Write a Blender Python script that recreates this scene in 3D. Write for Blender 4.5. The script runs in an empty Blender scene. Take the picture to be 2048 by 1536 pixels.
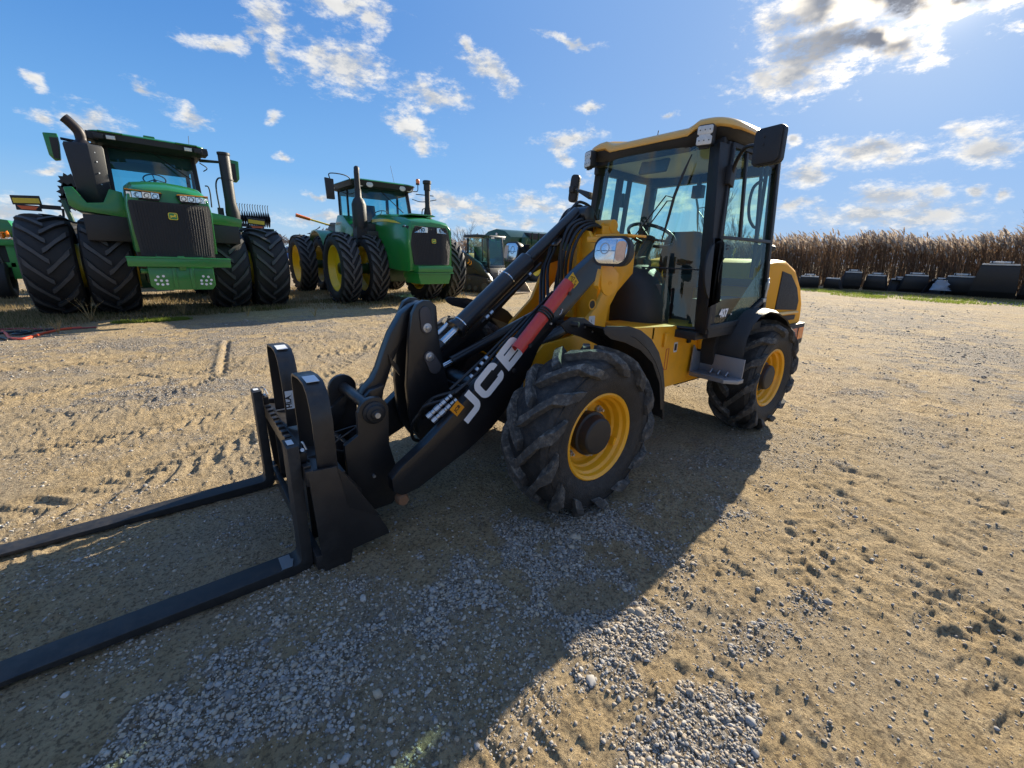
import bpy, bmesh, math, random
import numpy as np
from mathutils import Vector, Matrix
R = math.radians
S = bpy.context.scene
random.seed(7)

# ------------------------------------------------------------------ camera
cam_d = bpy.data.cameras.new('camera'); cam = bpy.data.objects.new('camera', cam_d)
S.collection.objects.link(cam); S.camera = cam
cam_d.sensor_fit = 'HORIZONTAL'; cam_d.sensor_width = 36.0; cam_d.lens = 850.08 / 2048 * 36
cam_d.clip_start = 0.05; cam_d.clip_end = 4000
CAM = Vector((1.7333, 2.1824, 1.4182))
_yaw, _pit, _rol = -2.24139, 0.294318, 0.0289186
_f = Vector((math.cos(_yaw)*math.cos(_pit), math.sin(_yaw)*math.cos(_pit), -math.sin(_pit)))
_r = Vector((math.sin(_yaw), -math.cos(_yaw), 0)); _u = _r.cross(_f)
_r2 = _r*math.cos(_rol) + _u*math.sin(_rol); _u2 = -_r*math.sin(_rol) + _u*math.cos(_rol)
cam.matrix_world = Matrix(((_r2.x, _u2.x, -_f.x, CAM.x), (_r2.y, _u2.y, -_f.y, CAM.y), (_r2.z, _u2.z, -_f.z, CAM.z), (0, 0, 0, 1)))

# ------------------------------------------------------------------ light
S.render.engine = 'CYCLES'
S.view_settings.view_transform = 'Standard'; S.view_settings.look = 'None'
S.view_settings.gamma = 1.0; S.view_settings.exposure = 1.2
SUN = Vector((-2.2, -0.50, 1.0)).normalized()
sd = bpy.data.lights.new('sun', 'SUN'); sd.energy = 5.0; sd.angle = R(0.55); sd.color = (1.0, 0.89, 0.70)
so = bpy.data.objects.new('sun', sd); S.collection.objects.link(so)
so.rotation_euler = SUN.to_track_quat('Z', 'Y').to_euler()
W = bpy.data.worlds.new('World'); S.world = W; W.use_nodes = True
nt = W.node_tree; nt.nodes.clear()
def N(nt, typ, **kw):
    n = nt.nodes.new(typ)
    for k, v in kw.items():
        if k.startswith('i_'): n.inputs[k[2:].replace('_', ' ')].default_value = v
        else: setattr(n, k, v)
    return n
def LK(nt, a, b): nt.links.new(a, b)
def M(nt, op, a, b=None, c=None, clamp=False):
    n = nt.nodes.new('ShaderNodeMath'); n.operation = op; n.use_clamp = clamp
    for i, v in enumerate((a, b, c)):
        if v is None: continue
        if isinstance(v, (int, float)): n.inputs[i].default_value = v
        else: nt.links.new(v, n.inputs[i])
    return n.outputs[0]
def VM(nt, op, a, b=None):
    n = nt.nodes.new('ShaderNodeVectorMath'); n.operation = op
    for i, v in enumerate((a, b)):
        if v is None: continue
        if isinstance(v, (tuple, list, Vector)): n.inputs[i].default_value = tuple(v)
        elif isinstance(v, (int, float)): n.inputs[i].default_value = (v, v, v)
        else: nt.links.new(v, n.inputs[i])
    return n.outputs['Value'] if op in ('DOT_PRODUCT', 'LENGTH') else n.outputs[0]
def RAMP(nt, x, a, b, c=0.0, d=1.0, smooth=True):
    n = nt.nodes.new('ShaderNodeMapRange'); n.interpolation_type = 'SMOOTHSTEP' if smooth else 'LINEAR'
    n.inputs[1].default_value = a; n.inputs[2].default_value = b; n.inputs[3].default_value = c; n.inputs[4].default_value = d
    nt.links.new(x, n.inputs[0]); return n.outputs[0]
def MIX(nt, f, a, b, mode='MIX'):
    n = nt.nodes.new('ShaderNodeMix'); n.data_type = 'RGBA'; n.blend_type = mode
    for s, v in ((n.inputs[0], f), (n.inputs[6], a), (n.inputs[7], b)):
        if isinstance(v, (int, float)): s.default_value = v
        elif isinstance(v, tuple): s.default_value = v if len(v) == 4 else (*v, 1)
        else: nt.links.new(v, s)
    return n.outputs[2]
def NOISE(nt, vec, scale, detail=4, rough=0.55, dist=0.0):
    n = nt.nodes.new('ShaderNodeTexNoise'); n.inputs['Scale'].default_value = scale; n.inputs['Detail'].default_value = detail
    n.inputs['Roughness'].default_value = rough; n.inputs['Distortion'].default_value = dist
    if vec is not None: nt.links.new(vec, n.inputs['Vector'])
    return n.outputs[0]

# clouds: azimuth, elevation, half width, half height, tilt (degrees)
CL = [(-97.5,18.4,3.0,0.6,5),(-100.2,19.6,1.0,0.7,-19),(-102.1,20.8,2.6,1.5,-48),(-108.9,18.6,5.1,1.7,-3),(-106.5,19.2,2.5,1.0,17),(-102.1,18.2,0.8,0.6,-46),(-109.4,23.4,5.0,0.9,-1),(-112.3,22.6,1.6,0.8,-35),(-122.0,21.4,1.4,0.4,-26),(-125.4,19.3,3.6,0.9,-27),(-118.3,16.8,3.8,1.2,-2),(-115.6,13.5,3.0,1.1,-29),(-117.2,11.9,1.4,0.7,4),(-94.2,11.8,1.7,0.7,-3),(-83.1,10.1,1.0,0.6,12),(-86.7,10.1,2.4,0.9,-8),(-83.7,12.8,0.8,0.4,14),(-136.6,16.3,1.5,0.5,-1),(-134.5,13.1,3.3,0.8,5),(-134.0,11.5,1.4,0.6,-35),(-145.3,15.2,0.9,0.4,-3),(-158.6,19.2,6.0,2.5,11),(-156.3,17.7,3.9,1.7,-8),(-163.2,19.0,5.0,1.2,-16),(-163.6,22.0,8.5,1.8,-13),(-168.7,20.8,3.0,1.0,-15),(-158,22.5,5,1.6,0),(-164.6,10.5,3.8,1.1,-6),(-172.7,10.0,3.1,1.2,-12),(-167.9,6.4,3.8,1.3,-3),(-166.8,4.7,7.1,0.9,-2),(-170.3,5.1,3.2,0.9,-2),(-160.0,9.0,2.3,1.1,-4),(-159.0,5.9,2.7,0.5,-2),(-170.7,6.7,0.7,0.6,-4),(-172.8,6.3,0.7,0.3,-4),(-175.3,6.1,0.6,0.3,-4),(-120.1,5.8,5.5,1.0,-5),(-123.8,4.0,4.4,0.6,-6),(-131.3,6.1,4.6,0.9,-3),(-130.1,4.2,3.1,0.5,1),(-102.5,9.3,0.9,0.5,6),(-101.1,13.3,0.5,0.6,-37),(-91.1,13.5,1.1,0.4,-25),(-83.1,6.2,1.6,0.3,8),(-108.2,3.5,7.0,0.7,3),(-105.2,6.1,1.6,0.3,4),(-138.4,8.8,1.8,0.9,-18),(-80.5,2.7,2.1,0.7,5),(-84.5,2.6,2.1,0.4,5),(-141.1,5.0,4.1,1.2,0),(-146.2,6.7,3.3,1.0,-1),(-154.2,6.1,2.9,1.8,-1),(-151.5,10.2,2.5,1.2,-3),(-134.8,8.6,2.4,0.4,1),(-111.5,1.9,5.4,0.5,2),(-126.3,2.4,5.7,0.5,2),(-158.4,11.7,0.7,0.5,-5),(-133.3,22.2,3.1,0.3,-8)]
def build_world():
    sky = N(nt, 'ShaderNodeTexSky', sky_type='NISHITA', sun_disc=False, sun_elevation=math.asin(SUN.z),
            sun_rotation=math.atan2(SUN.x, SUN.y), altitude=200, air_density=1.0, dust_density=0.6, ozone_density=2.5)
    tc = N(nt, 'ShaderNodeTexCoord'); d0 = VM(nt, 'NORMALIZE', tc.outputs['Generated'])
    # wispy warp of the direction
    wn = N(nt, 'ShaderNodeTexNoise'); wn.inputs['Scale'].default_value = 16; wn.inputs['Detail'].default_value = 5
    LK(nt, d0, wn.inputs['Vector'])
    off = VM(nt, 'MULTIPLY', VM(nt, 'SUBTRACT', wn.outputs['Color'], 0.5), 0.06)
    d = VM(nt, 'ADD', d0, off)
    best = None
    for az, el, w, h, rot in CL:
        a, e, t = R(az), R(el), R(rot)
        c = Vector((math.cos(e)*math.cos(a), math.cos(e)*math.sin(a), math.sin(e)))
        rt = Vector((math.sin(a), -math.cos(a), 0)); up = rt.cross(c)
        e1 = rt*math.cos(t) + up*math.sin(t); e2 = -rt*math.sin(t) + up*math.cos(t)
        v = VM(nt, 'SUBTRACT', d, c)
        n = nt.nodes.new('ShaderNodeCombineXYZ')
        LK(nt, VM(nt, 'DOT_PRODUCT', v, e1/(R(w)*1.34)), n.inputs[0]); LK(nt, VM(nt, 'DOT_PRODUCT', v, e2/(R(h)*1.75)), n.inputs[1])
        LK(nt, VM(nt, 'DOT_PRODUCT', v, c*3), n.inputs[2])
        m = M(nt, 'SUBTRACT', 1.0, VM(nt, 'LENGTH', n.outputs[0]))
        best = m if best is None else M(nt, 'SMOOTH_MAX', best, m, 0.12)
    dz = VM(nt, 'MULTIPLY', d0, (1, 1, 2.2))
    n1 = NOISE(nt, dz, 26, 11, 0.68); n1s = NOISE(nt, VM(nt, 'ADD', dz, tuple(Vector(SUN)*0.014)), 22, 6, 0.6)
    dens0 = M(nt, 'ADD', M(nt, 'MAXIMUM', best, -0.7), M(nt, 'MULTIPLY', M(nt, 'SUBTRACT', n1, 0.5), 2.7))
    dens = RAMP(nt, dens0, 0.02, 0.98)
    nl = NOISE(nt, dz, 11, 3, 0.5)
    thick = RAMP(nt, M(nt, 'ADD', best, M(nt, 'MULTIPLY', M(nt, 'SUBTRACT', nl, 0.5), 1.6)), 0.30, 0.85)
    # added unseen clouds overhead and behind the camera: pale fill that lifts the shade
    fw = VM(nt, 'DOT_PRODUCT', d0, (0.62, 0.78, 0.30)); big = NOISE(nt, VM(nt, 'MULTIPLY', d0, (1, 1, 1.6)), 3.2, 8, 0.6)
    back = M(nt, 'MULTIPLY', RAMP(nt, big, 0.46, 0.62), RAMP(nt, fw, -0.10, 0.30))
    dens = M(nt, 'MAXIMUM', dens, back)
    lit = RAMP(nt, M(nt, 'SUBTRACT', n1, n1s), -0.10, 0.10)
    sdot = VM(nt, 'DOT_PRODUCT', d0, SUN)
    glow = M(nt, 'POWER', M(nt, 'MAXIMUM', sdot, 0.0), 60.0)
    glow2 = M(nt, 'POWER', M(nt, 'MAXIMUM', sdot, 0.0), 6.0)
    shade = M(nt, 'MULTIPLY', M(nt, 'ADD', M(nt, 'MULTIPLY', glow, 1.1), 0.20), thick)
    body = MIX(nt, shade, MIX(nt, lit, (0.58, 0.62, 0.67), (0.86, 0.85, 0.82)), (0.20, 0.215, 0.26))
    edge = MIX(nt, M(nt, 'MULTIPLY', M(nt, 'MULTIPLY', glow, M(nt, 'SUBTRACT', 1.0, thick)), 1.0, clamp=True), body, (2.6, 2.2, 1.6))
    el = nt.nodes.new('ShaderNodeSeparateXYZ'); LK(nt, d0, el.inputs[0])
    # clear sky: Nishita, a little deeper in blue, scaled to the exposure
    gm = nt.nodes.new('ShaderNodeHueSaturation'); LK(nt, sky.outputs[0], gm.inputs['Color'])
    gm.inputs['Saturation'].default_value = 1.16; gm.inputs['Value'].default_value = 1.0
    lum = VM(nt, 'DOT_PRODUCT', gm.outputs[0], (0.3*SKY, 0.4*SKY, 0.3*SKY))
    soft = VM(nt, 'MULTIPLY', gm.outputs[0], 1.0); k = M(nt, 'DIVIDE', SKY, M(nt, 'ADD', 1.0, M(nt, 'MULTIPLY', lum, 2.6)))
    cc = nt.nodes.new('ShaderNodeCombineXYZ'); [LK(nt, k, cc.inputs[i]) for i in range(3)]
    soft = VM(nt, 'MULTIPLY', soft, cc.outputs[0])
    # pale, slightly milky air towards the horizon and around the sun
    g1 = MIX(nt, RAMP(nt, el.outputs[2], 0.0, 0.14, smooth=False), (0.205, 0.315, 0.44), (0.095, 0.235, 0.45))
    g2 = MIX(nt, RAMP(nt, el.outputs[2], 0.08, 0.42), g1, (0.035, 0.130, 0.345))
    soft = MIX(nt, 0.72, soft, g2)
    soft = MIX(nt, M(nt, 'MULTIPLY', M(nt, 'POWER', M(nt, 'MAXIMUM', sdot, 0.0), 3.5), 0.72), soft, (0.150, 0.235, 0.385))
    soft = MIX(nt, M(nt, 'MULTIPLY', glow, 0.40), soft, (0.36, 0.41, 0.47))
    soft = MIX(nt, M(nt, 'POWER', M(nt, 'MAXIMUM', sdot, 0.0), 700.0), soft, (1.2, 1.1, 0.95))
    bgs = nt.nodes.new('ShaderNodeBackground'); LK(nt, soft, bgs.inputs[0]); bgs.inputs[1].default_value = 1.0
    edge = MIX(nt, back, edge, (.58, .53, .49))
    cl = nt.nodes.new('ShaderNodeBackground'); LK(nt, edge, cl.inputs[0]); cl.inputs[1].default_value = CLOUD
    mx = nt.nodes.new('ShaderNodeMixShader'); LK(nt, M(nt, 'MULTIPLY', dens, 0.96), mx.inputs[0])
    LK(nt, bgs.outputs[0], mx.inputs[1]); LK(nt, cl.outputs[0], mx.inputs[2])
    out = nt.nodes.new('ShaderNodeOutputWorld'); LK(nt, mx.outputs[0], out.inputs[0])
SKY, CLOUD = 0.075, 0.48
build_world()
W.cycles.sampling_method = 'MANUAL'; W.cycles.sample_map_resolution = 1024
S.cycles.max_bounces = 8; S.cycles.transparent_max_bounces = 16; S.cycles.caustics_reflective = False; S.cycles.caustics_refractive = False

# ------------------------------------------------------------------ helpers
COL = S.collection
def tag(o, label=None, cat=None, group=None, kind=None):
    for k, v in (('label', label), ('category', cat), ('group', group), ('kind', kind)):
        if v: o[k] = v
    return o
def empty(name, loc=(0, 0, 0), rz=0.0, parent=None, rx=0.0, ry=0.0):
    o = bpy.data.objects.new(name, None); COL.objects.link(o); o.location = loc; o.rotation_euler = (rx, ry, rz)
    o.empty_display_size = 0.2
    if parent: o.parent = parent
    return o
def copy_tree(o, parent=None):
    c = o.copy(); COL.objects.link(c); c.parent = parent
    for ch in list(o.children): copy_tree(ch, c)
    return c
def ortho(d):
    d = Vector(d).normalized(); a = Vector((0, 0, 1)) if abs(d.z) < 0.9 else Vector((1, 0, 0))
    u = d.cross(a).normalized(); return d, u, d.cross(u)
class MB:
    def __init__(s): s.v = []; s.f = []
    def add(s, v, f):
        b = len(s.v); s.v += [tuple(p) for p in v]; s.f += [tuple(i+b for i in q) for q in f]; return s
    def box(s, c, d, rz=0, ry=0, rx=0):
        m = Matrix.Rotation(rz, 3, 'Z') @ Matrix.Rotation(ry, 3, 'Y') @ Matrix.Rotation(rx, 3, 'X'); c = Vector(c)
        vs = [c + m @ Vector((x*d[0]/2, y*d[1]/2, z*d[2]/2)) for x in (-1, 1) for y in (-1, 1) for z in (-1, 1)]
        return s.add(vs, [(0, 1, 3, 2), (4, 6, 7, 5), (0, 4, 5, 1), (2, 3, 7, 6), (0, 2, 6, 4), (1, 5, 7, 3)])
    def bb(s, x0, x1, y0, y1, z0, z1): return s.box(((x0+x1)/2, (y0+y1)/2, (z0+z1)/2), (abs(x1-x0), abs(y1-y0), abs(z1-z0)))
    def prism(s, pts, ax, a0, a1, fn=None):
        def P(p, a): return (a, p[0], p[1]) if ax == 0 else (p[0], a, p[1]) if ax == 1 else (p[0], p[1], a)
        n = len(pts); vs = [P(p, a0) for p in pts] + [P(p, a1) for p in pts]
        if fn: vs = [fn(*v) for v in vs]
        return s.add(vs, [tuple(range(n)), tuple(range(2*n-1, n-1, -1))] + [(i, (i+1) % n, n+(i+1) % n, n+i) for i in range(n)])
    def tube(s, path, r, n=8, cap=True):
        path = [Vector(p) for p in path]; rs = r if isinstance(r, (list, tuple)) else [r]*len(path)
        d0 = (path[1]-path[0]).normalized(); _, u, w = ortho(d0); vs = []
        for i, p in enumerate(path):
            d = (path[min(i+1, len(path)-1)] - path[max(i-1, 0)]).normalized()
            u = (u - d*u.dot(d)).normalized(); w = d.cross(u)
            vs += [p + (u*math.cos(2*math.pi*k/n) + w*math.sin(2*math.pi*k/n))*rs[i] for k in range(n)]
        m = len(path); fs = [(i*n+k, i*n+(k+1) % n, (i+1)*n+(k+1) % n, (i+1)*n+k) for i in range(m-1) for k in range(n)]
        if cap: fs += [tuple(range(n-1, -1, -1)), tuple(range((m-1)*n, m*n))]
        return s.add(vs, fs)
    def cyl(s, a, b, r, n=20): return s.tube([a, b], r, n)
    def lathe(s, prof, o, d, n=48, closed=False):
        o = Vector(o); d, u, w = ortho(d); vs = []
        for h, r in prof:
            vs += [o + d*h + (u*math.cos(2*math.pi*k/n) + w*math.sin(2*math.pi*k/n))*r for k in range(n)]
        m = len(prof); rows = range(m if closed else m-1)
        return s.add(vs, [(i*n+k, i*n+(k+1) % n, ((i+1) % m)*n+(k+1) % n, ((i+1) % m)*n+k) for i in rows for k in range(n)])
    def loft(s, secs, cap=True, closed=True):
        n = len(secs[0]); vs = [p for q in secs for p in q]
        fs = [(i*n+k, i*n+(k+1) % n, (i+1)*n+(k+1) % n, (i+1)*n+k) for i in range(len(secs)-1) for k in range(n if closed else n-1)]
        if cap and closed: fs += [tuple(range(n-1, -1, -1)), tuple(range((len(secs)-1)*n, len(secs)*n))]
        return s.add(vs, fs)
    def xf(s, m, start=0):
        s.v = s.v[:start] + [tuple(m @ Vector(p)) for p in s.v[start:]]; return s
    def build(s, name, mt, parent=None, bev=0.0, seg=2, smooth=38, label=None):
        me = bpy.data.meshes.new(name); me.from_pydata(s.v, [], s.f); me.update()
        b = bmesh.new(); b.from_mesh(me)
        bmesh.ops.recalc_face_normals(b, faces=b.faces)
        if bev:
            es = [e for e in b.edges if len(e.link_faces) == 2 and e.calc_face_angle(0) > R(32)]
            bmesh.ops.bevel(b, geom=es, offset=bev, segments=seg, affect='EDGES', profile=0.6, clamp_overlap=True)
        b.to_mesh(me); b.free()
        if smooth:
            me.shade_smooth(); me.set_sharp_from_angle(angle=R(smooth))
        ms = mt if isinstance(mt, (list, tuple)) else [mt]
        for q in ms: me.materials.append(q)
        o = bpy.data.objects.new(name, me); COL.objects.link(o)
        if parent: o.parent = parent
        if label: o['label'] = label
        return o
def arc(cx, cz, r, a0, a1, n): return [(cx + r*math.cos(R(a0+(a1-a0)*i/n)), cz + r*math.sin(R(a0+(a1-a0)*i/n))) for i in range(n+1)]
def bez(pts, n=8):
    pts = [Vector(p) for p in pts]; out = []; P = [pts[0]*2-pts[1]] + pts + [pts[-1]*2-pts[-2]]
    for i in range(1, len(P)-2):
        for k in range(n):
            t = k/n; a, b, c, d = P[i-1:i+3]
            out.append(0.5*((2*b) + (c-a)*t + (2*a-5*b+4*c-d)*t*t + (3*b-a-3*c+d)*t**3))
    return out + [pts[-1]]
def rrect(w, h, r, n=4, cx=0, cy=0):
    o = []
    for sx, sy, a in ((1, 1, 0), (-1, 1, 90), (-1, -1, 180), (1, -1, 270)):
        o += [(cx+sx*(w/2-r)+r*math.cos(R(a+90*i/n)), cy+sy*(h/2-r)+r*math.sin(R(a+90*i/n))) for i in range(n+1)]
    return o
def frame_mat(o, e1, e2):
    e1 = Vector(e1).normalized(); e2 = Vector(e2).normalized(); n = e1.cross(e2).normalized(); e2 = n.cross(e1); o = Vector(o)
    return Matrix(((e1.x, e2.x, n.x, o.x), (e1.y, e2.y, n.y, o.y), (e1.z, e2.z, n.z, o.z), (0, 0, 0, 1)))
def text(name, s, size, o, e1, e2, mt, parent, ext=0.0008, bold=0.0, shear=0.0, align='CENTER'):
    cu = bpy.data.curves.new(name, 'FONT'); cu.body = s; cu.size = size; cu.extrude = ext; cu.offset = bold*size; cu.shear = shear
    cu.align_x = align; cu.align_y = 'CENTER'; cu.resolution_u = 3
    t = bpy.data.objects.new('t', cu); COL.objects.link(t)
    me = bpy.data.meshes.new_from_object(t.evaluated_get(bpy.context.evaluated_depsgraph_get()))
    bpy.data.objects.remove(t); bpy.data.curves.remove(cu)
    me.transform(frame_mat(o, e1, e2)); me.materials.clear(); me.materials.append(mt); me.name = name
    ob = bpy.data.objects.new(name, me); COL.objects.link(ob)
    if parent: ob.parent = parent
    return ob

# ------------------------------------------------------------------ materials
def mat(name, col, rough=0.5, metal=0.0, coat=0.0, var=0.12, dust=0.0, dustcol=(0.24, 0.19, 0.13), bump=0.0, bscale=60, vscale=6, spec=0.5, wear=0.0):
    m = bpy.data.materials.new(name); m.use_nodes = True; t = m.node_tree; b = t.nodes['Principled BSDF']
    tc = t.nodes.new('ShaderNodeTexCoord').outputs['Object']
    n = NOISE(t, tc, vscale, 6, 0.6); c = tuple(col)
    base = MIX(t, n, tuple(x*(1-var) for x in c), tuple(min(1, x*(1+var)) for x in c))
    if dust:
        n2 = NOISE(t, tc, vscale*2.3, 8, 0.7)
        g = t.nodes.new('ShaderNodeNewGeometry'); sz = t.nodes.new('ShaderNodeSeparateXYZ'); LK(t, g.outputs['Normal'], sz.inputs[0])
        up = RAMP(t, sz.outputs[2], -0.3, 1.0, 0.35, 1.0)
        f = M(t, 'MULTIPLY', M(t, 'MULTIPLY', RAMP(t, n2, 0.42, 0.72), up), dust, clamp=True)
        base = MIX(t, f, base, dustcol)
        LK(t, M(t, 'ADD', M(t, 'MULTIPLY', f, 0.45), rough, clamp=True), b.inputs['Roughness'])
    else:
        LK(t, M(t, 'ADD', M(t, 'MULTIPLY', M(t, 'SUBTRACT', NOISE(t, tc, vscale*4, 5, 0.6), 0.5), 0.22), rough, clamp=True), b.inputs['Roughness'])
    if wear:
        gp = t.nodes.new('ShaderNodeNewGeometry').outputs['Pointiness']; st = t.nodes.new('ShaderNodeMapping'); st.inputs['Scale'].default_value = (4, 30, 30); LK(t, tc, st.inputs[0])
        ed = M(t, 'MULTIPLY', RAMP(t, gp, .53, .60), RAMP(t, NOISE(t, tc, 18, 6, .7), .40, .60)); sc_ = M(t, 'MULTIPLY', RAMP(t, NOISE(t, st.outputs[0], 3, 6, .75), .66, .74), .25)
        base = MIX(t, M(t, 'MULTIPLY', M(t, 'MAXIMUM', ed, sc_), wear, clamp=True), base, (.17, .15, .135))
    LK(t, base, b.inputs['Base Color']); b.inputs['Metallic'].default_value = metal
    b.inputs['Specular IOR Level'].default_value = spec
    if coat: b.inputs['Coat Weight'].default_value = coat; b.inputs['Coat Roughness'].default_value = 0.12
    if bump:
        bn = t.nodes.new('ShaderNodeBump'); bn.inputs['Strength'].default_value = bump; bn.inputs['Distance'].default_value = 0.01
        LK(t, NOISE(t, tc, bscale, 4, 0.6), bn.inputs['Height']); LK(t, bn.outputs[0], b.inputs['Normal'])
    return m
def glass_mat(name, tint, refl=1.0, rough=0.0):
    m = bpy.data.materials.new(name); m.use_nodes = True; t = m.node_tree; t.nodes.remove(t.nodes['Principled BSDF'])
    tr = t.nodes.new('ShaderNodeBsdfTransparent'); tr.inputs[0].default_value = (*tint, 1)
    gl = t.nodes.new('ShaderNodeBsdfGlossy'); gl.inputs['Roughness'].default_value = rough; gl.inputs[0].default_value = (0.95, 1, 1, 1)
    fr = t.nodes.new('ShaderNodeFresnel'); fr.inputs[0].default_value = 1.5
    # the pane has two faces in space but is one sheet: same reflectance from either side
    g = t.nodes.new('ShaderNodeNewGeometry')
    io = M(t, 'ADD', M(t, 'MULTIPLY', g.outputs['Backfacing'], 1/1.5-1.5), 1.5); 
    lw = t.nodes.new('ShaderNodeLayerWeight'); lw.inputs[0].default_value = 0.2
    f = M(t, 'ADD', M(t, 'MULTIPLY', M(t, 'POWER', lw.outputs['Facing'], 4.0), 0.7*refl), 0.06*refl, clamp=True)
    mx = t.nodes.new('ShaderNodeMixShader'); LK(t, f, mx.inputs[0]); LK(t, tr.outputs[0], mx.inputs[1]); LK(t, gl.outputs[0], mx.inputs[2])
    LK(t, mx.outputs[0], t.nodes['Material Output'].inputs[0]); return m
YEL = mat('yellow paint', (0.84, 0.38, 0.010), 0.42, coat=0.2, var=0.07, dust=0.35, dustcol=(0.36, 0.24, 0.11))
RIMY = mat('rim yellow', (0.88, 0.40, 0.008), 0.4, coat=0.25, var=0.05, dust=0.15, dustcol=(0.45, 0.28, 0.08))
TAN = mat('roof yellow', (0.78, 0.44, 0.10), 0.38, coat=0.3, var=0.05)
BLK = mat('black paint', (0.010, 0.010, 0.012), 0.36, coat=0.25, var=0.2, wear=.05, dust=0.12, dustcol=(0.08, 0.07, 0.06))
BLKM = mat('satin black', (0.016, 0.016, 0.018), 0.5, var=0.2, dust=0.12, dustcol=(0.09, 0.08, 0.07))
YELH = mat('hood yellow', (0.80, 0.36, 0.02), 0.55, var=0.05, spec=0.15)
PLB = mat('black plastic', (0.014, 0.015, 0.018), 0.55, var=0.15, bump=0.15, bscale=300)
RUB = mat('tyre rubber', (0.014, 0.014, 0.015), 0.62, var=0.25, dust=.55, dustcol=(0.12, 0.11, 0.10), bump=0.5, bscale=90, vscale=9)
RUBT = mat('tractor tyre rubber', (0.014, 0.014, 0.015), 0.7, var=0.3, dust=0.35, dustcol=(0.075, 0.07, 0.065), bump=0.3, bscale=25, vscale=3)
LUGT = mat('tractor lug rubber', (0.062, 0.061, 0.062), 0.7, var=0.4, dust=0.4, dustcol=(0.09, 0.085, 0.08), bump=0.3, bscale=60, vscale=12)
RUBL = mat('dusty lug rubber', (0.050, 0.048, 0.046), 0.85, var=0.45, dust=1.0, dustcol=(0.27, 0.245, 0.21), bump=0.7, bscale=70, vscale=12)
STL = mat('bright steel', (0.62, 0.64, 0.66), 0.22, metal=1.0, var=0.05)
ZNC = mat('zinc steel', (0.50, 0.52, 0.55), 0.4, metal=0.9, var=0.15)
ALU = mat('step plate', (0.30, 0.32, 0.36), 0.5, metal=0.7, var=0.12, bump=0.2, bscale=120)
FORK = mat('fork steel', (0.018, 0.018, 0.019), 0.55, var=0.3, spec=.35, wear=.30, dust=0.4, dustcol=(0.07, 0.065, 0.06), vscale=9)
FRAMEB = mat('attachment black', (0.013, 0.012, 0.013), 0.40, coat=0.12, var=0.25, wear=.14, dust=0.18, dustcol=(0.06, 0.055, 0.05))
RED = mat('red paint', (0.52, 0.035, 0.025), 0.4, coat=0.3, var=0.08, dust=0.2, dustcol=(0.4, 0.16, 0.12))
WHT = mat('white decal', (0.80, 0.80, 0.82), 0.45, var=0.03)
LBL = mat('paper label', (0.62, 0.64, 0.66), 0.5, var=0.06)
ORG = mat('orange decal', (0.80, 0.30, 0.01), 0.45, var=0.04)
YLB = mat('warning decal', (0.80, 0.50, 0.02), 0.45, var=0.04)
GRN = mat('green paint', (0.014, 0.195, 0.036), 0.30, coat=0.5, var=0.10, dust=0.15, dustcol=(0.12, 0.14, 0.07), vscale=3)
GRND = mat('dark green paint', (0.006, 0.05, 0.014), 0.4, coat=0.3, var=0.15, vscale=3)
TYEL = mat('tractor yellow', (0.80, 0.56, 0.01), 0.38, coat=0.3, var=0.06, dust=0.12)
HOSE = mat('hose rubber', (0.013, 0.013, 0.015), 0.42, var=0.2, bump=0.1, bscale=200)
SEAT = mat('seat fabric', (0.02, 0.021, 0.024), 0.85, var=0.2, bump=0.3, bscale=250)
LINER = mat('headliner', (0.55, 0.55, 0.54), 0.8, var=0.06)
DSH = mat('dash grey', (0.05, 0.055, 0.06), 0.6, var=0.1)
MIRR = mat('mirror glass', (0.8, 0.82, 0.85), 0.05, metal=1.0, var=0.0)
LENS = mat('lamp lens', (0.70, 0.74, 0.80), 0.12, metal=0.85, var=0.3, vscale=28)
LENSW = mat('work lamp lens', (0.62, 0.62, 0.60), 0.3, metal=0.2, var=0.25, vscale=40)
AMB = mat('amber lens', (0.85, 0.20, 0.01), 0.2, coat=0.6, var=0.1)
GLS = glass_mat('cab glass', (0.72, 0.93, 0.88), 1.3)
GLSD = glass_mat('dark glass', (0.30, 0.42, 0.42))
GLT = glass_mat('tractor glass', (0.42, 0.74, 0.80), 1.2)
# ------------------------------------------------------------------ ground
def hsh(ix, iy, s):
    h = (ix.astype(np.int64)*374761393 + iy.astype(np.int64)*668265263 + s*974711) & 0xffffffff
    h = ((h ^ (h >> 13))*1274126177) & 0xffffffff
    return ((h ^ (h >> 16)) & 0xffff)/65535.0
def vnoise(x, y, s=0):
    ix = np.floor(x); iy = np.floor(y); fx = x-ix; fy = y-iy; fx = fx*fx*(3-2*fx); fy = fy*fy*(3-2*fy)
    a = hsh(ix, iy, s); b = hsh(ix+1, iy, s); c = hsh(ix, iy+1, s); d = hsh(ix+1, iy+1, s)
    return (a*(1-fx)+b*fx)*(1-fy) + (c*(1-fx)+d*fx)*fy - 0.5
def fbm(x, y, s=0, o=4, g=0.5):
    r = 0; a = 1.0; f = 1.0
    for i in range(o): r = r + a*vnoise(x*f+i*17.3, y*f-i*9.1, s+i); a *= g; f *= 2.03
    return r
def sst(x, a, b): t = np.clip((x-a)/(b-a), 0, 1); return t*t*(3-2*t)
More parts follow.
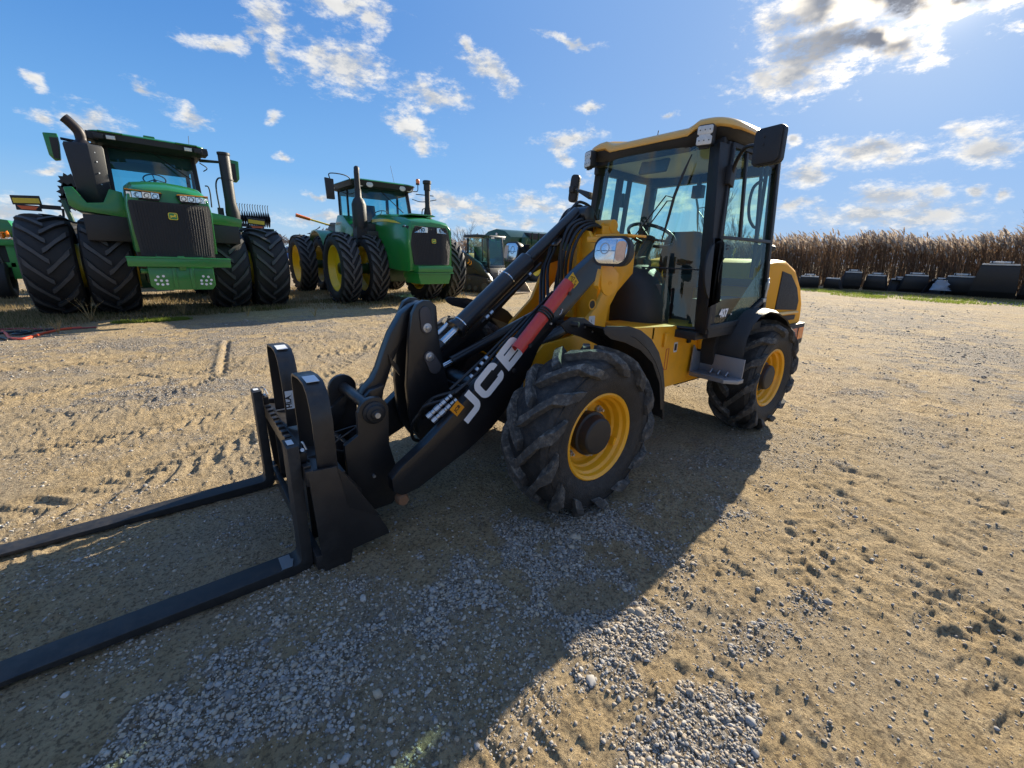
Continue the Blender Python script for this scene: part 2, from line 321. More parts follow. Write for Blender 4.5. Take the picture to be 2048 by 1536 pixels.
# gravel patches (x, y, rx, ry, strength)
GP = [(0.85,0.85,0.95,0.30,1.0),(1.75,0.88,0.55,0.22,1.0),(0.30,0.90,0.5,0.28,.9),(0.50,1.45,0.26,0.20,1.0),(0.75,1.95,0.45,0.26,.95),(0.1,1.75,0.35,0.10,.55),
      (-0.55,1.80,0.5,0.12,.5),(-1.6,1.0,1.3,0.35,.55),(1.9,-3.1,0.85,0.40,1.0),(2.6,-6.3,2.8,1.1,.85),(0.6,-6.8,3.0,1.2,.8),(-0.4,-5.4,2.4,0.7,.55),(-2.7,-5.6,2.2,1.2,.75),
      (1.4,-4.9,1.6,.45,.6),(3.4,-4.7,1.4,.4,.7),(-9.0,1.6,4.6,1.4,.95),(-6.2,2.5,2.4,.7,.9),(-14,-1.2,5,2.6,.85),(-7,-4.5,4,2.4,.6),(-3.5,3.0,1.6,.6,.8),(2.2,-0.3,.6,.2,.35),(1.3,-.1,.5,.1,.3)]
def gravel(x, y):
    g = np.zeros_like(x); w = fbm(x*1.6, y*1.6, 31, 4)*0.9; w2 = fbm(x*7, y*7, 77, 4)*2.6
    for cx, cy, rx, ry, s in GP:
        d = np.sqrt(((x-cx)/rx)**2 + ((y-cy)/ry)**2)
        g = np.maximum(g, s*sst(1.12-d+w*0.9+w2*.55, 0.0, 0.85))
    far = sst(np.hypot(x-1.7, y-2.2), 9, 20)*.5
    g = np.maximum(g, .42*sst(fbm(x*2.3, y*2.3, 55, 5), .02, .4))
    return np.clip(np.maximum(g, far*(0.6+w)), 0, 1)
TRK = [([(0.4,3.0),(-0.6,2.35),(-2.2,2.0),(-5,1.9),(-11,2.2)],.20,.12,.007),([(0.9,2.1),(-0.4,1.75),(-2.4,1.35),(-5,.6),(-9,-1)],.16,.11,.006),([(0.1,2.75),(-1.4,1.75),(-3.4,1.55),(-7,.9)],.17,.14,.006),
       ([(3.4,-.9),(2.2,-1.05),(1.5,-1.5),(0.6,-2.2),(-1,-3.4)],.19,.15,.017),([(3.6,-3.6),(2.4,-3.9),(0.9,-3.9),(-.6,-4.4),(-3,-4.7)],.2,.16,.014),([(4,-5.1),(2.5,-4.95),(.8,-5.0),(-.5,-5.5)],.16,.15,.012),
       ([(3.0,-1.9),(1.7,-2.2),(.6,-3.0),(-.6,-4.5)],.16,.13,.013),([(2.8,-2.75),(2.2,-2.9),(1.6,-3.5),(1.2,-4.3)],.12,.1,.012)]
def tracks(x, y):
    h = np.zeros_like(x); trk = np.zeros_like(x)
    for k, (pts, hw, per, amp) in enumerate(TRK):
        P = np.array([tuple(p.to_2d()) for p in bez([(a, b, 0) for a, b in pts], 10)]); s0 = 0
        best = np.full(x.shape, 1e9); bs = np.zeros_like(x); bt = np.zeros_like(x)
        for i in range(len(P)-1):
            a, b = P[i], P[i+1]; L = np.hypot(*(b-a)); u = (b-a)/L
            t = np.clip((x-a[0])*u[0]+(y-a[1])*u[1], 0, L); dx = x-a[0]-u[0]*t; dy = y-a[1]-u[1]*t; d = dx*dx+dy*dy
            side = dx*(-u[1])+dy*u[0]; m = d < best
            best[m] = d[m]; bs[m] = (s0+t)[m]; bt[m] = side[m]; s0 += L
        d = np.sqrt(best); mask = sst(hw*1.15-d, 0, hw*.35)*sst(fbm(x*1.1+k*5, y*1.1, 3+k, 2), -.5, -.1)
        ph = (bs + np.abs(bt)*.9 + fbm(x*5, y*5, 50+k, 2)*.05)/per
        r = np.where(bt > 0, np.sin(2*np.pi*ph), np.sin(2*np.pi*(ph+.5)))
        h += mask*(amp*sst(r, -.1, .7)*(.5+1.1*(fbm(x*9, y*9, 60+k, 2)+.5)) - amp*.65)
        h -= mask*.005
        h += amp*.45*np.exp(-((d-hw*1.15)/.04)**2)
        trk = np.maximum(trk, mask)
    return h, trk
def height(x, y, near=True):
    h = fbm(x*.35, y*.35, 1, 3)*.035
    if near:
        t, tm = tracks(x, y); g = gravel(x, y)
        rough = .6 + 1.3*sst(fbm(x*.8, y*.8, 90, 3), -.2, .35)
        h += t + fbm(x*3, y*3, 5, 3)*.012 + fbm(x*16, y*9, 9, 3)*.007*rough + np.maximum(fbm(x*38, y*26, 12, 3), -.1)*.011*rough
        lug = vnoise(x*19+fbm(x*2, y*2, 44, 2)*2.6, y*3.2, 140) + .6*vnoise(x*41, y*8, 141); la = sst(fbm(x*.9, y*.9, 145, 2), -.30, .15)*(.45+.55*sst(y, .6, 1.4)+.4*sst(-x+y*.3, -.6, 1.0)*sst(y, .5, 1.2))
        h -= la*(1-sst(g, .3, .8)*.5)*np.maximum(lug-.10, 0)*.026
        dl = (x-1.30)*.992+(y+4.7)*-.122; al = (y+4.7)*.992+(x-1.3)*.122; h -= .045*np.exp(-(dl/.028)**2)*sst(1.05-np.abs(al), 0, .05)*(.45+.55*(np.sin(al*26) > -.55)); h += .018*np.exp(-((dl-.07)/.04)**2)*sst(1.05-np.abs(al), 0, .05)
        h += np.maximum(vnoise(x*62, y*62, 15)-.05, 0)*.012*(.35+g) + g*.004
    # calm the ground where machines stand
    d = np.minimum.reduce([np.hypot(x-a, y-b) for a, b in ((0, .65), (0, -.65), (-2.2, .65), (-2.2, -.65))])
    return h*(.35+.65*sst(d, .2, .6))
def build_ground():
    cx, cy = 1.9, 2.4
    fine = np.radians(np.arange(-128-66, -128+66, .125)); rest = np.radians(np.arange(-128+66, -128-66+360, 3.0))
    th = np.concatenate([fine, rest]); nt_ = len(th)
    rr = [0.25]; 
    while rr[-1] < 40: rr.append(rr[-1]*1.0068+.0006)
    while rr[-1] < 1500: rr.append(rr[-1]*1.12)
    rr = np.array(rr); nr = len(rr)
    X = cx + rr[:, None]*np.cos(th)[None]; Y = cy + rr[:, None]*np.sin(th)[None]
    x = X.ravel(); y = Y.ravel(); z = height(x, y)*(1-sst(np.hypot(x, y), 40, 80))
    V = np.empty((len(x)+1, 3)); V[:-1, 0] = x; V[:-1, 1] = y; V[:-1, 2] = z; V[-1] = (cx, cy, 0)
    i = np.arange(nr-1)[:, None]; j = np.arange(nt_)[None]; jn = (j+1) % nt_
    Q = np.stack([i*nt_+j, i*nt_+jn, (i+1)*nt_+jn, (i+1)*nt_+j], -1).reshape(-1, 4)[:, ::-1]
    T = np.stack([np.full(nt_, len(x)), jn[0], j[0]], -1)[:, ::-1]
    me = bpy.data.meshes.new('ground'); nl = Q.size + T.size
    me.vertices.add(len(V)); me.vertices.foreach_set('co', V.ravel()); me.loops.add(nl); me.polygons.add(len(Q)+len(T))
    me.loops.foreach_set('vertex_index', np.concatenate([Q.ravel(), T.ravel()]).astype(np.int32))
    st = np.concatenate([np.arange(len(Q))*4, len(Q)*4+np.arange(len(T))*3]).astype(np.int32)
    me.polygons.foreach_set('loop_start', st); me.update(calc_edges=True)
    at = me.attributes.new('gravel', 'FLOAT', 'POINT'); at.data.foreach_set('value', np.append(gravel(x, y), 0).astype(np.float32))
    me.shade_smooth()
    if me.polygons[0].normal.z < 0: me.flip_normals()
    o = bpy.data.objects.new('ground', me); COL.objects.link(o); o['kind'] = 'structure'
    m = bpy.data.materials.new('packed sand and gravel'); m.use_nodes = True; t = m.node_tree; b = t.nodes['Principled BSDF']
    pos = t.nodes.new('ShaderNodeNewGeometry').outputs['Position']
    g = t.nodes.new('ShaderNodeAttribute'); g.attribute_name = 'gravel'; g = g.outputs['Fac']
    n1 = NOISE(t, pos, .9, 5, .6); n2 = NOISE(t, pos, 7, 6, .65); n3 = NOISE(t, pos, 60, 5, .7)
    sand = MIX(t, RAMP(t, n2, .3, .7), (.36, .262, .14), (.53, .405, .24))
    sand = MIX(t, RAMP(t, n1, .38, .68), sand, (.38, .305, .205))
    sand = MIX(t, M(t, 'MULTIPLY', RAMP(t, n3, .47, .62), .8), sand, (.15, .112, .072))
    vo = t.nodes.new('ShaderNodeTexVoronoi'); vo.inputs['Scale'].default_value = 55; LK(t, pos, vo.inputs['Vector'])
    sc = t.nodes.new('ShaderNodeSeparateColor'); LK(t, vo.outputs['Color'], sc.inputs[0])
    peb = MIX(t, sc.outputs[0], (.17, .165, .16), (.42, .40, .37)); peb = MIX(t, RAMP(t, sc.outputs[1], .7, .9), peb, (.36, .27, .18))
    peb = MIX(t, RAMP(t, vo.outputs['Distance'], .35, .75), peb, (.10, .085, .07))
    gm = RAMP(t, M(t, 'ADD', M(t, 'MULTIPLY', g, 1.0), M(t, 'MULTIPLY', M(t, 'SUBTRACT', n2, .5), 1.0)), .10, .95)
    base = MIX(t, M(t, 'MULTIPLY', gm, .75), sand, peb)
    LK(t, base, b.inputs['Base Color']); b.inputs['Roughness'].default_value = .95; b.inputs['Specular IOR Level'].default_value = .15
    bn = t.nodes.new('ShaderNodeBump'); bn.inputs['Strength'].default_value = 1.0; bn.inputs['Distance'].default_value = .018
    hh = M(t, 'ADD', M(t, 'MULTIPLY', NOISE(t, pos, 46, 7, .75), 1.9), M(t, 'MULTIPLY', M(t, 'SUBTRACT', 1.0, vo.outputs['Distance']), M(t, 'ADD', M(t, 'MULTIPLY', gm, .7), .12)))
    LK(t, hh, bn.inputs['Height']); LK(t, bn.outputs[0], b.inputs['Normal'])
    me.materials.append(m)
build_ground()

def mesh_np(name, V, F, k, mt, attr=None):
    me = bpy.data.meshes.new(name); me.vertices.add(len(V)); me.vertices.foreach_set('co', V.astype(np.float32).ravel())
    me.loops.add(F.size); me.polygons.add(len(F)); me.loops.foreach_set('vertex_index', F.astype(np.int32).ravel())
    me.polygons.foreach_set('loop_start', (np.arange(len(F))*k).astype(np.int32)); me.update(calc_edges=True)
    me.materials.append(mt); o = bpy.data.objects.new(name, me); COL.objects.link(o); return o
def build_stones():
    rs = np.random.RandomState(3)
    b = bmesh.new(); bmesh.ops.create_icosphere(b, subdivisions=2, radius=1); hi = (np.array([v.co[:] for v in b.verts]), np.array([[v.index for v in f.verts] for f in b.faces])); b.free()
    b = bmesh.new(); bmesh.ops.create_icosphere(b, subdivisions=1, radius=1); lo = (np.array([v.co[:] for v in b.verts]), np.array([[v.index for v in f.verts] for f in b.faces])); b.free()
    pts = []
    def scatter(n, r0, r1, size, gmin, keep):
        a = np.radians(-128 + rs.uniform(-62, 62, n)); r = np.sqrt(rs.uniform(r0*r0, r1*r1, n)); x = 1.73+r*np.cos(a); y = 2.18+r*np.sin(a)
        g = gravel(x, y); p = np.where(g > gmin, g**1.5, keep); ok = rs.rand(n) < p
        x, y = x[ok], y[ok]; s = size*np.exp(rs.normal(0, .38, len(x)))
        return np.stack([x, y, s], 1)
    near = np.concatenate([scatter(150000, .35, 2.7, .0036, .28, .05), scatter(15000, .35, 3.2, .0060, .38, .006), scatter(900, .4, 4, .0088, .45, .004)])
    mid = np.concatenate([scatter(75000, 2.6, 6.5, .0050, .2, .08), scatter(30000, 6.5, 13, .009, .25, .05), scatter(6000, 13, 24, .016, 0, .3)])
    mt = bpy.data.materials.new('gravel stone'); mt.use_nodes = True; t = mt.node_tree; bs = t.nodes['Principled BSDF']
    gi = t.nodes.new('ShaderNodeNewGeometry').outputs['Random Per Island']; cr = t.nodes.new('ShaderNodeValToRGB'); LK(t, gi, cr.inputs[0])
    cs = [(0, (.15, .147, .145)), (.2, (.26, .255, .25)), (.4, (.34, .33, .315)), (.50, (.30, .235, .165)), (.7, (.38, .34, .29)), (.85, (.38, .31, .22)), (1, (.44, .42, .39))]
    while len(cr.color_ramp.elements) < len(cs): cr.color_ramp.elements.new(.5)
    for e, (p_, c_) in zip(cr.color_ramp.elements, cs): e.position = p_; e.color = (*c_, 1)
    pos = t.nodes.new('ShaderNodeTexCoord').outputs['Object']
    LK(t, MIX(t, M(t, 'MULTIPLY', RAMP(t, NOISE(t, pos, 90, 4, .6), .4, .7), .35), cr.outputs[0], (.34, .27, .18)), bs.inputs['Base Color']); bs.inputs['Roughness'].default_value = .85
    def inst(P, geo):
        n = len(P); bv, bf = geo; q = rs.normal(size=(n, 4)); q /= np.linalg.norm(q, axis=1)[:, None]; w, x, y, z = q.T
        Rm = np.stack([1-2*(y*y+z*z), 2*(x*y-z*w), 2*(x*z+y*w), 2*(x*y+z*w), 1-2*(x*x+z*z), 2*(y*z-x*w), 2*(x*z-y*w), 2*(y*z+x*w), 1-2*(x*x+y*y)], 1).reshape(n, 3, 3)
        sc = rs.uniform(.55, 1.25, (n, 1, 3))*P[:, 2][:, None, None]; loc = bv[None]*(1+rs.normal(0, .15, (n, len(bv), 1)))
        v = np.einsum('nij,nkj->nki', Rm, loc*sc); v[:, :, 2] *= .62
        v[:, :, 0] += P[:, 0][:, None]; v[:, :, 1] += P[:, 1][:, None]; v[:, :, 2] += (height(P[:, 0], P[:, 1]) + P[:, 2]*.12)[:, None]
        f = bf[None] + (np.arange(n)*len(bv))[:, None, None]; return v.reshape(-1, 3), f.reshape(-1, 3)
    v1, f1 = inst(near[near[:, 2] > .0048], hi); v2, f2 = inst(np.concatenate([near[near[:, 2] <= .0048], mid]), lo)
    o = mesh_np('gravel', np.concatenate([v1, v2]), np.concatenate([f1, f2+len(v1)]), 3, mt)
    tag(o, 'loose grey and tan gravel stones scattered over the packed sand yard', 'gravel', kind='stuff')
build_stones()
# ------------------------------------------------------------------ wheels
def tyre_profile(Ro, W, rim, crown=0.05):
    """lateral position, radius: from the inner bead over the tread to the outer bead (side = +1 is outer)"""
    h = Ro-rim; half = [(.70*W/2, rim-.004), (.86*W/2, rim+.06*h), (.985*W/2, rim+.30*h), (1.0*W/2, rim+.48*h), (.975*W/2, rim+.66*h), (.90*W/2, rim+.84*h), (.78*W/2, Ro-crown*W*.95), (.5*W/2, Ro-crown*W*.30), (0, Ro)]
    return [(-a, r) for a, r in half] + [(a, r) for a, r in half[-2::-1]]
def make_tyre(name, Ro, W, rim, lug_h, lug_w, nl, sweep, mt, parent, reach=.60, n=72, lugmat=None, jag=0.0, alllug=False):
    """tread base radius Ro-lug_h; axle along local Y, chevron lugs as real blocks"""
    mb = MB(); Rb = Ro-lug_h; prof = tyre_profile(Rb, W, rim); mb.lathe([(a, r) for a, r in prof], (0, 0, 0), (0, 1, 0), n)
    half = [(0, Rb)] + prof[len(prof)//2+1:]; half = [Vector((a, r)) for a, r in half[:7]]
    seg = [0.0]
    for i in range(1, len(half)): seg.append(seg[-1] + (half[i]-half[i-1]).length)
    tot = seg[-1]
    def at(s):
        for i in range(1, len(seg)):
            if s <= seg[i]:
                t = (s-seg[i-1])/(seg[i]-seg[i-1]); p = half[i-1].lerp(half[i], t); d = (half[i]-half[i-1]).normalized(); return p, Vector((-d.y, d.x))*(1 if True else -1)
        return half[-1], Vector((1, 0))
    nf0 = len(mb.f); rnd = random.Random(5)
    for side in (1, -1):
        for k in range(nl):
            th0 = 2*math.pi*(k + (0.5 if side < 0 else 0))/nl; st = []; ns = 9
            for i in range(ns):
                q = i/(ns-1); s = -0.035*W + q*(tot*reach+.035*W); s_ = abs(s)
                p, nrm = at(s_); lat = p.x if s >= 0 else -p.x
                nv = Vector((nrm.x if s >= 0 else -nrm.x, nrm.y)).normalized()
                if nv.y < 0 and abs(nv.x) < .5: nv = -nv
                fade = 1.0 if q < .85 else 1-.45*(q-.85)/.15
                th = th0 + sweep*(q**1.15); wv = lug_w*(1.15 if q < .15 else 1.0 if q < .7 else 1.25)
                st.append((lat, p.y, nv, th, lug_h*fade*(1+jag*rnd.uniform(-.3, .3)), wv))
            secs = []
            for i, (lat, r, nv, th, lh, wv) in enumerate(st):
                # direction along lug in (y, tangential) to offset width perpendicular
                a = st[max(i-1, 0)]; b = st[min(i+1, len(st)-1)]; dy = b[0]-a[0]; dr = b[1]-a[1]; dt = (b[3]-a[3])*r
                L = math.hypot(math.hypot(dy, dr), dt); cs = math.hypot(dy, dr)/L if L else 1
                hw = wv/2/max(cs, .35)/r; sec = []
                for (u, hgt) in ((-1.12, -.012), (-.98, lh*.9), (-.88, lh), (.88, lh), (.98, lh*.9), (1.12, -.012)):
                    y_ = side*(lat + nv.x*hgt); rr_ = r + nv.y*hgt; t_ = th + hw*u*.8
                    sec.append((rr_*math.cos(t_), y_, rr_*math.sin(t_)))
                secs.append(sec)
            mb.loft(secs)
    o = mb.build(name, mt, parent, smooth=22)
    if lugmat:
        o.data.materials.append(lugmat); 
        for f in o.data.polygons:
            if f.index >= nf0:
                c = f.center; rr_ = math.hypot(c.x, c.z); nr = (f.normal.x*c.x+f.normal.z*c.z)/rr_
                if nr > .75 or alllug: f.material_index = 1
    return o

# ------------------------------------------------------------------ the wheel loader
LD = tag(empty('wheel_loader'), 'yellow and black compact wheel loader with glazed cab and pallet forks lowered in front', 'wheel loader')
def loader_wheel(x, side, rz=0.0):
    w = empty('wheel', (x, side*.655, .468), 0, LD)
    make_tyre('tyre', .492, .335, .245, .042, .044, 13, .62, RUB, w, reach=.80, n=80, jag=.12, lugmat=RUBL, alllug=True)
    s = side
    for rr_, yy in ((.285, .150), (.335, .166), (.345, .166), (.40, .160)):
        q = MB(); q.lathe([(yy-.006, rr_), (yy+.002, rr_+.001), (yy+.002, rr_+.004), (yy-.006, rr_+.005)], (0, 0, 0), (0, s, 0), 72); q.build('sidewall_ring', RUB, w)
    rm = MB(); P = [(-.145, .250), (-.15, .238), (-.12, .226), (-.05, .205), (.02, .205), (.045, .200), (.05, .10), (.062, .10), (.064, .180), (.075, .206), (.105, .214), (.112, .226), (.140, .232), (.146, .248), (.140, .254)]
    rm.lathe([(-.145, .250), (-.15, .238), (-.10, .224), (-.05, .200), (.0, .190), (.0, .08), (.012, .08), (.012, .172), (.026, .186), (.055, .192), (.066, .205), (.10, .212), (.112, .226), (.135, .230), (.147, .247), (.140, .255)], (0, 0, 0), (0, s, 0), 72)
    for k, (a, w_) in enumerate(((38, .05), (215, .05))):
        c = Vector((.205*math.cos(R(a))*1, s*.075, .205*math.sin(R(a)))); rm.box(c, (.02, .05, .045), ry=-R(a))
    rm.build('rim', RIMY, w, bev=.002)
    hb = MB(); hb.lathe([(0, .02), (.0, .118), (.05, .118), (.055, .128), (.075, .128), (.078, .112), (.125, .106), (.134, .096), (.134, 0.0001)], (0, 0, 0), (0, s, 0), 40)
    hb.build('hub', BLKM, w, bev=.002)
    hb = MB(); hb.cyl((0, -s*.155, 0), (0, -s*.02, 0), .225, 36); hb.build('brake_drum', BLKM, w, bev=.004)
    for k in range(6):
        nu = MB(); a = R(60*k+25); c = Vector((.155*math.cos(a), s*.012, .155*math.sin(a)))
        nu.cyl(c, c+Vector((0, s*.014, 0)), .021, 16); nu.cyl(c, c+Vector((0, s*.030, 0)), .0145, 6); nu.cyl(c, c+Vector((0, s*.045, 0)), .008, 10); nu.build('wheel_nut', ZNC, w)
    w.rotation_euler = (0, rz, 0); return w
wa = loader_wheel(0, 1, R(10)); wb = loader_wheel(-2.2, 1, R(25)); wc = loader_wheel(0, -1, R(4)); wd = loader_wheel(-2.2, -1, R(17))

# axles and belly
m = MB(); m.bb(-.10, .10, -.52, .50, .37, .57); m.cyl((0, -.2, .46), (0, .2, .46), .17); m.bb(-2.3, -2.1, -.5, .5, .37, .57); m.bb(-2.9, -1.55, -.30, .30, .38, .72); m.bb(-1.0, .1, -.22, .18, .34, .60)
m.build('axle', BLKM, LD, bev=.01)
# front frame with two side plates, centre tower
NP = [(-.80, 1.46), (-.66, 1.50), (-.57, 1.33), (-.45, 1.10), (-.25, .93), (.0, .90), (.13, .79), (.13, .47), (-.60, .47), (-.56, .80), (-.555, .97), (-.575, 1.09), (-.65, 1.2), (-.80, 1.32)]
m = MB(); m.prism(NP, 1, .272, .300); m.build('frame_side_plate', YEL, LD, bev=.003)
m = MB(); m.prism(NP[:5] + [(-.13, .70), (-.30, .60), (-.60, .47)] + NP[9:], 1, -.38, -.352); m.build('frame_side_plate', YEL, LD, bev=.003)
m = MB(); m.prism([(-.98, .55), (-.98, 1.52), (-.90, 1.62), (-.80, 1.70), (-.70, 1.69), (-.62, 1.60), (-.58, 1.42), (-.50, 1.2), (-.50, .55)], 1, -.13, -.105); m.prism([(-.98, .55), (-.98, 1.52), (-.90, 1.60), (-.80, 1.66), (-.70, 1.65), (-.62, 1.56), (-.58, 1.42), (-.50, 1.2), (-.50, .55)], 1, .045, .07)
m.bb(-.84, -.80, -.35, .27, .5, .95); m.bb(-.66, -.50, -.105, .045, 1.02, 1.05); m.bb(-.78, -.66, -.35, .27, 1.40, 1.43)
m.box((-.70, .10, 1.60), (.10, .05, .06)); m.cyl((-.76, -.16, 1.63), (-.76, .13, 1.63), .045)
m.prism([(-.05, 1.0), (.25, 1.0), (.25, 1.38), (.21, 1.48), (.13, 1.585), (.04, 1.60), (-.02, 1.54)], 0, -.535, -.505); m.prism([(.06, 1.0), (.075, 1.0), (.075, 1.55), (.06, 1.55)], 0, -.505, -.47)
m.build('tower', YEL, LD, bev=.003)
m = MB(); m.bb(-.5, .12, -.35, .27, .475, .515); m.build('front_frame_floor', BLKM, LD)
# plate opening, sticker
m = MB(); m.lathe([(0, .034), (.003, .034), (.003, .026), (-.001, .026)], (-.405, .3005, 1.125), (0, 1, 0), 28); m.build('opening_rim', YEL, LD)
m = MB(); m.cyl((-.405, .2995, 1.125), (-.405, .3015, 1.125), .027, 28); m.build('opening', BLKM, LD)
m = MB(); m.prism(rrect(.058, .13, .006, 3, -.415, .985), 1, .3003, .3018); st = m.build('noise_label', LBL, LD)
text('noise_label_text', '101', .047, (-.417, .3022, .965), (-1, 0, 0), (0, 0, 1), BLKM, st, bold=.02); text('noise_label_text', 'L', .022, (-.412, .3022, 1.018), (-1, 0, 0), (0, 0, 1), BLKM, st)
text('noise_label_text', 'dB', .02, (-.435, .3022, .940), (-1, 0, 0), (0, 0, 1), BLKM, st)

# lift arms
ARM = [(-.62, 1.40), (-.60, 1.50), (-.52, 1.545), (-.40, 1.50), (-.156, 1.334), (.29, .955), (.521, .765), (.71, .60), (.838, .50), (.985, .405), (1.035, .355), (1.03, .285), (.985, .250), (.90, .262), (.60, .395), (.44, .49), (.28, .645), (.19, .77), (.106, .93), (-.34, 1.30), (-.50, 1.37)]
for y0, y1 in ((.325, .385), (-.275, -.215)):
    m = MB(); m.prism(ARM, 1, y0, y1); m.bb(0, 0.001, y0+.01, y0+.02, .8, .801)
    a = m.build('lift_arm', BLK, LD, bev=.004)
    s = 1 if y0 > 0 else -1; yo = y1 if s > 0 else y0
    for (px, pz, r) in ((-.50, 1.44, .045), (.30, .80, .014)): pn = MB(); pn.cyl((px, yo-.002*s, pz), (px, yo+.012*s, pz), r); pn.build('pivot_pin', BLKM, a, bev=.002)
m = MB(); m.cyl((.40, -.26, .66), (.40, .34, .66), .055); m.bb(.34, .47, -.25, .335, .56, .66); m.build('arm_cross_tube', BLK, LD, bev=.004)

# lettering on the near arm
E1, E2 = Vector((-.729, 0, .684)), Vector((.684, 0, .729)); AO = Vector((.604, .3858, .548))
def glyph(mb, outline, x0, s, holes=()):
    pass
def ribbon(mb, pts, w, o, s, th=.0012, closed=False):
    """thick polyline with mitred joints laid on the arm face"""
    P = [Vector(p) for p in pts]; n = len(P); L = []; Rr = []
    for i in range(n):
        a = P[i-1] if (i or closed) else P[i]; b = P[(i+1) % n] if (i < n-1 or closed) else P[i]
        d1 = (P[i]-a).normalized() if (P[i]-a).length else (b-P[i]).normalized(); d2 = (b-P[i]).normalized() if (b-P[i]).length else d1
        nn = Vector((-(d1+d2).y, (d1+d2).x)).normalized(); k = w/2/max(.3, nn.dot(Vector((-d1.y, d1.x)))); L.append(P[i]+nn*k); Rr.append(P[i]-nn*k)
    def W3(p, h): return o + E1*p.x*s + E2*p.y*s + Vector((0, h, 0))
    m_ = n if closed else n-1
    for i in range(m_):
        j = (i+1) % n; q = [L[i], L[j], Rr[j], Rr[i]]
        mb.add([W3(p, 0) for p in q]+[W3(p, th) for p in q], [(3, 2, 1, 0), (4, 5, 6, 7), (0, 1, 5, 4), (1, 2, 6, 5), (2, 3, 7, 6), (3, 0, 4, 7)])
def curve_pts(cx, cy, r, a0, a1, n=7): return [(cx+r*math.cos(R(a0+(a1-a0)*i/n)), cy+r*math.sin(R(a0+(a1-a0)*i/n))) for i in range(n+1)]
LH = .134; w_ = .285   # unit = letter height
m = MB()
ribbon(m, [(.50, 1.0), (1.06, 1.0)][:0] + [(.88, 1.0), (.88, .36)] + curve_pts(.66, .35, .22, 0, -90)[1:] + [(.02, .13)], w_, AO, LH)
ribbon(m, [(2.42, .66), (2.42, .72)] + curve_pts(2.26, .71, .16, 0, 90)[1:] + curve_pts(1.54, .65, .22, 90, 180) + curve_pts(1.54, .35, .22, 180, 270) + curve_pts(2.26, .29, .16, 270, 360) + [(2.42, .34)], w_, AO, LH)
ribbon(m, [(2.90, 0), (2.90, 1.0)], w_, AO, LH)
ribbon(m, [(3.03, .13), (3.62, .13)] + curve_pts(3.66, .31, .18, -90, 90) + [(3.03, .49)], w_, AO, LH, .00115)
ribbon(m, [(3.03, .51), (3.60, .51)] + curve_pts(3.62, .69, .18, -90, 90) + [(3.03, .87)], w_, AO, LH, .00125)
m.build('arm_lettering', WHT, LD, smooth=0)
# orange diamond badge below the lettering
bo = Vector((.667, .3862, .650)); m = MB(); c = bo; k = .031
def AP(u, v, h): return bo + E1*u + E2*v + Vector((0, h, 0))
q = [(-k, -k), (k, -k), (k, k), (-k, k)]; m.add([AP(a, b, 0) for a, b in q]+[AP(a, b, .0012) for a, b in q], [(0, 1, 2, 3), (4, 5, 6, 7), (0, 1, 5, 4), (1, 2, 6, 5), (2, 3, 7, 6), (3, 0, 4, 7)]); bd = m.build('arm_badge', ORG, LD, smooth=0)
text('badge_text', 'JCB', .026, AP(0, 0, .0018), E1, E2, BLKM, bd, bold=.03)
# yellow warning decal
wo = Vector((-.128, .3862, 1.286)); m = MB(); q = [(-.026, -.040), (.026, -.040), (.026, .040), (-.026, .040)]
def WP(u, v, h, o=wo): return o + E1*u + E2*v + Vector((0, h, 0))
m.add([WP(a, b, 0) for a, b in q]+[WP(a, b, .0012) for a, b in q], [(0, 1, 2, 3), (4, 5, 6, 7), (0, 1, 5, 4), (1, 2, 6, 5), (2, 3, 7, 6), (3, 0, 4, 7)]); wl = m.build('warning_label', YLB, LD, smooth=0)
m = MB()
def line(mb, a, b, w, h=.0014):
    a = Vector(a); b = Vector(b); d = (b-a).normalized(); nn = Vector((-d.y, d.x))*w/2; q = [a+nn, b+nn, b-nn, a-nn]
    mb.add([WP(p.x, p.y, h) for p in q]+[WP(p.x, p.y, h+.0006) for p in q], [(0, 1, 2, 3), (4, 5, 6, 7), (0, 1, 5, 4), (1, 2, 6, 5), (2, 3, 7, 6), (3, 0, 4, 7)])
for a, b in (((-.018, .004), (.018, .004)), ((.018, .004), (0, .034)), ((0, .034), (-.018, .004)), ((-.002, .010), (.004, .022)), ((-.014, -.03), (.010, -.012)), ((.010, -.012), (.016, -.022)), ((-.010, -.018), (-.002, -.032))): line(m, a, b, .0035)
m.build('warning_symbol', BLKM, wl, smooth=0)
# small arm hardware
# red lift-arm safety strut strapped on the arm
def on_arm(s, off, y): return Vector((-.06, 0, 1.262)) + Vector((.719, 0, -.695))*s + Vector((.695, 0, .719))*off + Vector((0, y, 0))
def strut(name, s0, s1):
    m = MB(); r = .043; secs = []
    for s in (s0, s1):
        ring = []
        for i in range(13):
            a = R(-20 + 220*i/12); ring.append(on_arm(s, .012 + r*math.sin(a)*1.0, .398 + .028 + r*math.cos(a)*.85))
        for i in range(12, -1, -1):
            a = R(-20 + 220*i/12); ring.append(on_arm(s, .012 + (r-.005)*math.sin(a), .398 + .028 + (r-.005)*math.cos(a)*.85))
        secs.append(ring)
    m.loft(secs); return m.build(name, RED, LD, smooth=40)
strut('safety_strut', .0, .225); strut('safety_strut', .245, .50)
m = MB()
for s in (.235,):
    pts = [on_arm(s, .012 + .047*math.sin(R(a)), .426 + .040*math.cos(R(a))) for a in range(-60, 241, 20)]
    for q in (-.016, .0, .016): m.tube([p + Vector((.719, 0, -.695))*q for p in pts], .006, 6)
m.build('strut_strap', HOSE, LD)
for s in (.055, .44): m = MB(); c = on_arm(s, -.006, .4635); m.cyl(c, c+Vector((0, .004, 0)), .012, 18); m.build('strut_hole', BLKM, LD)
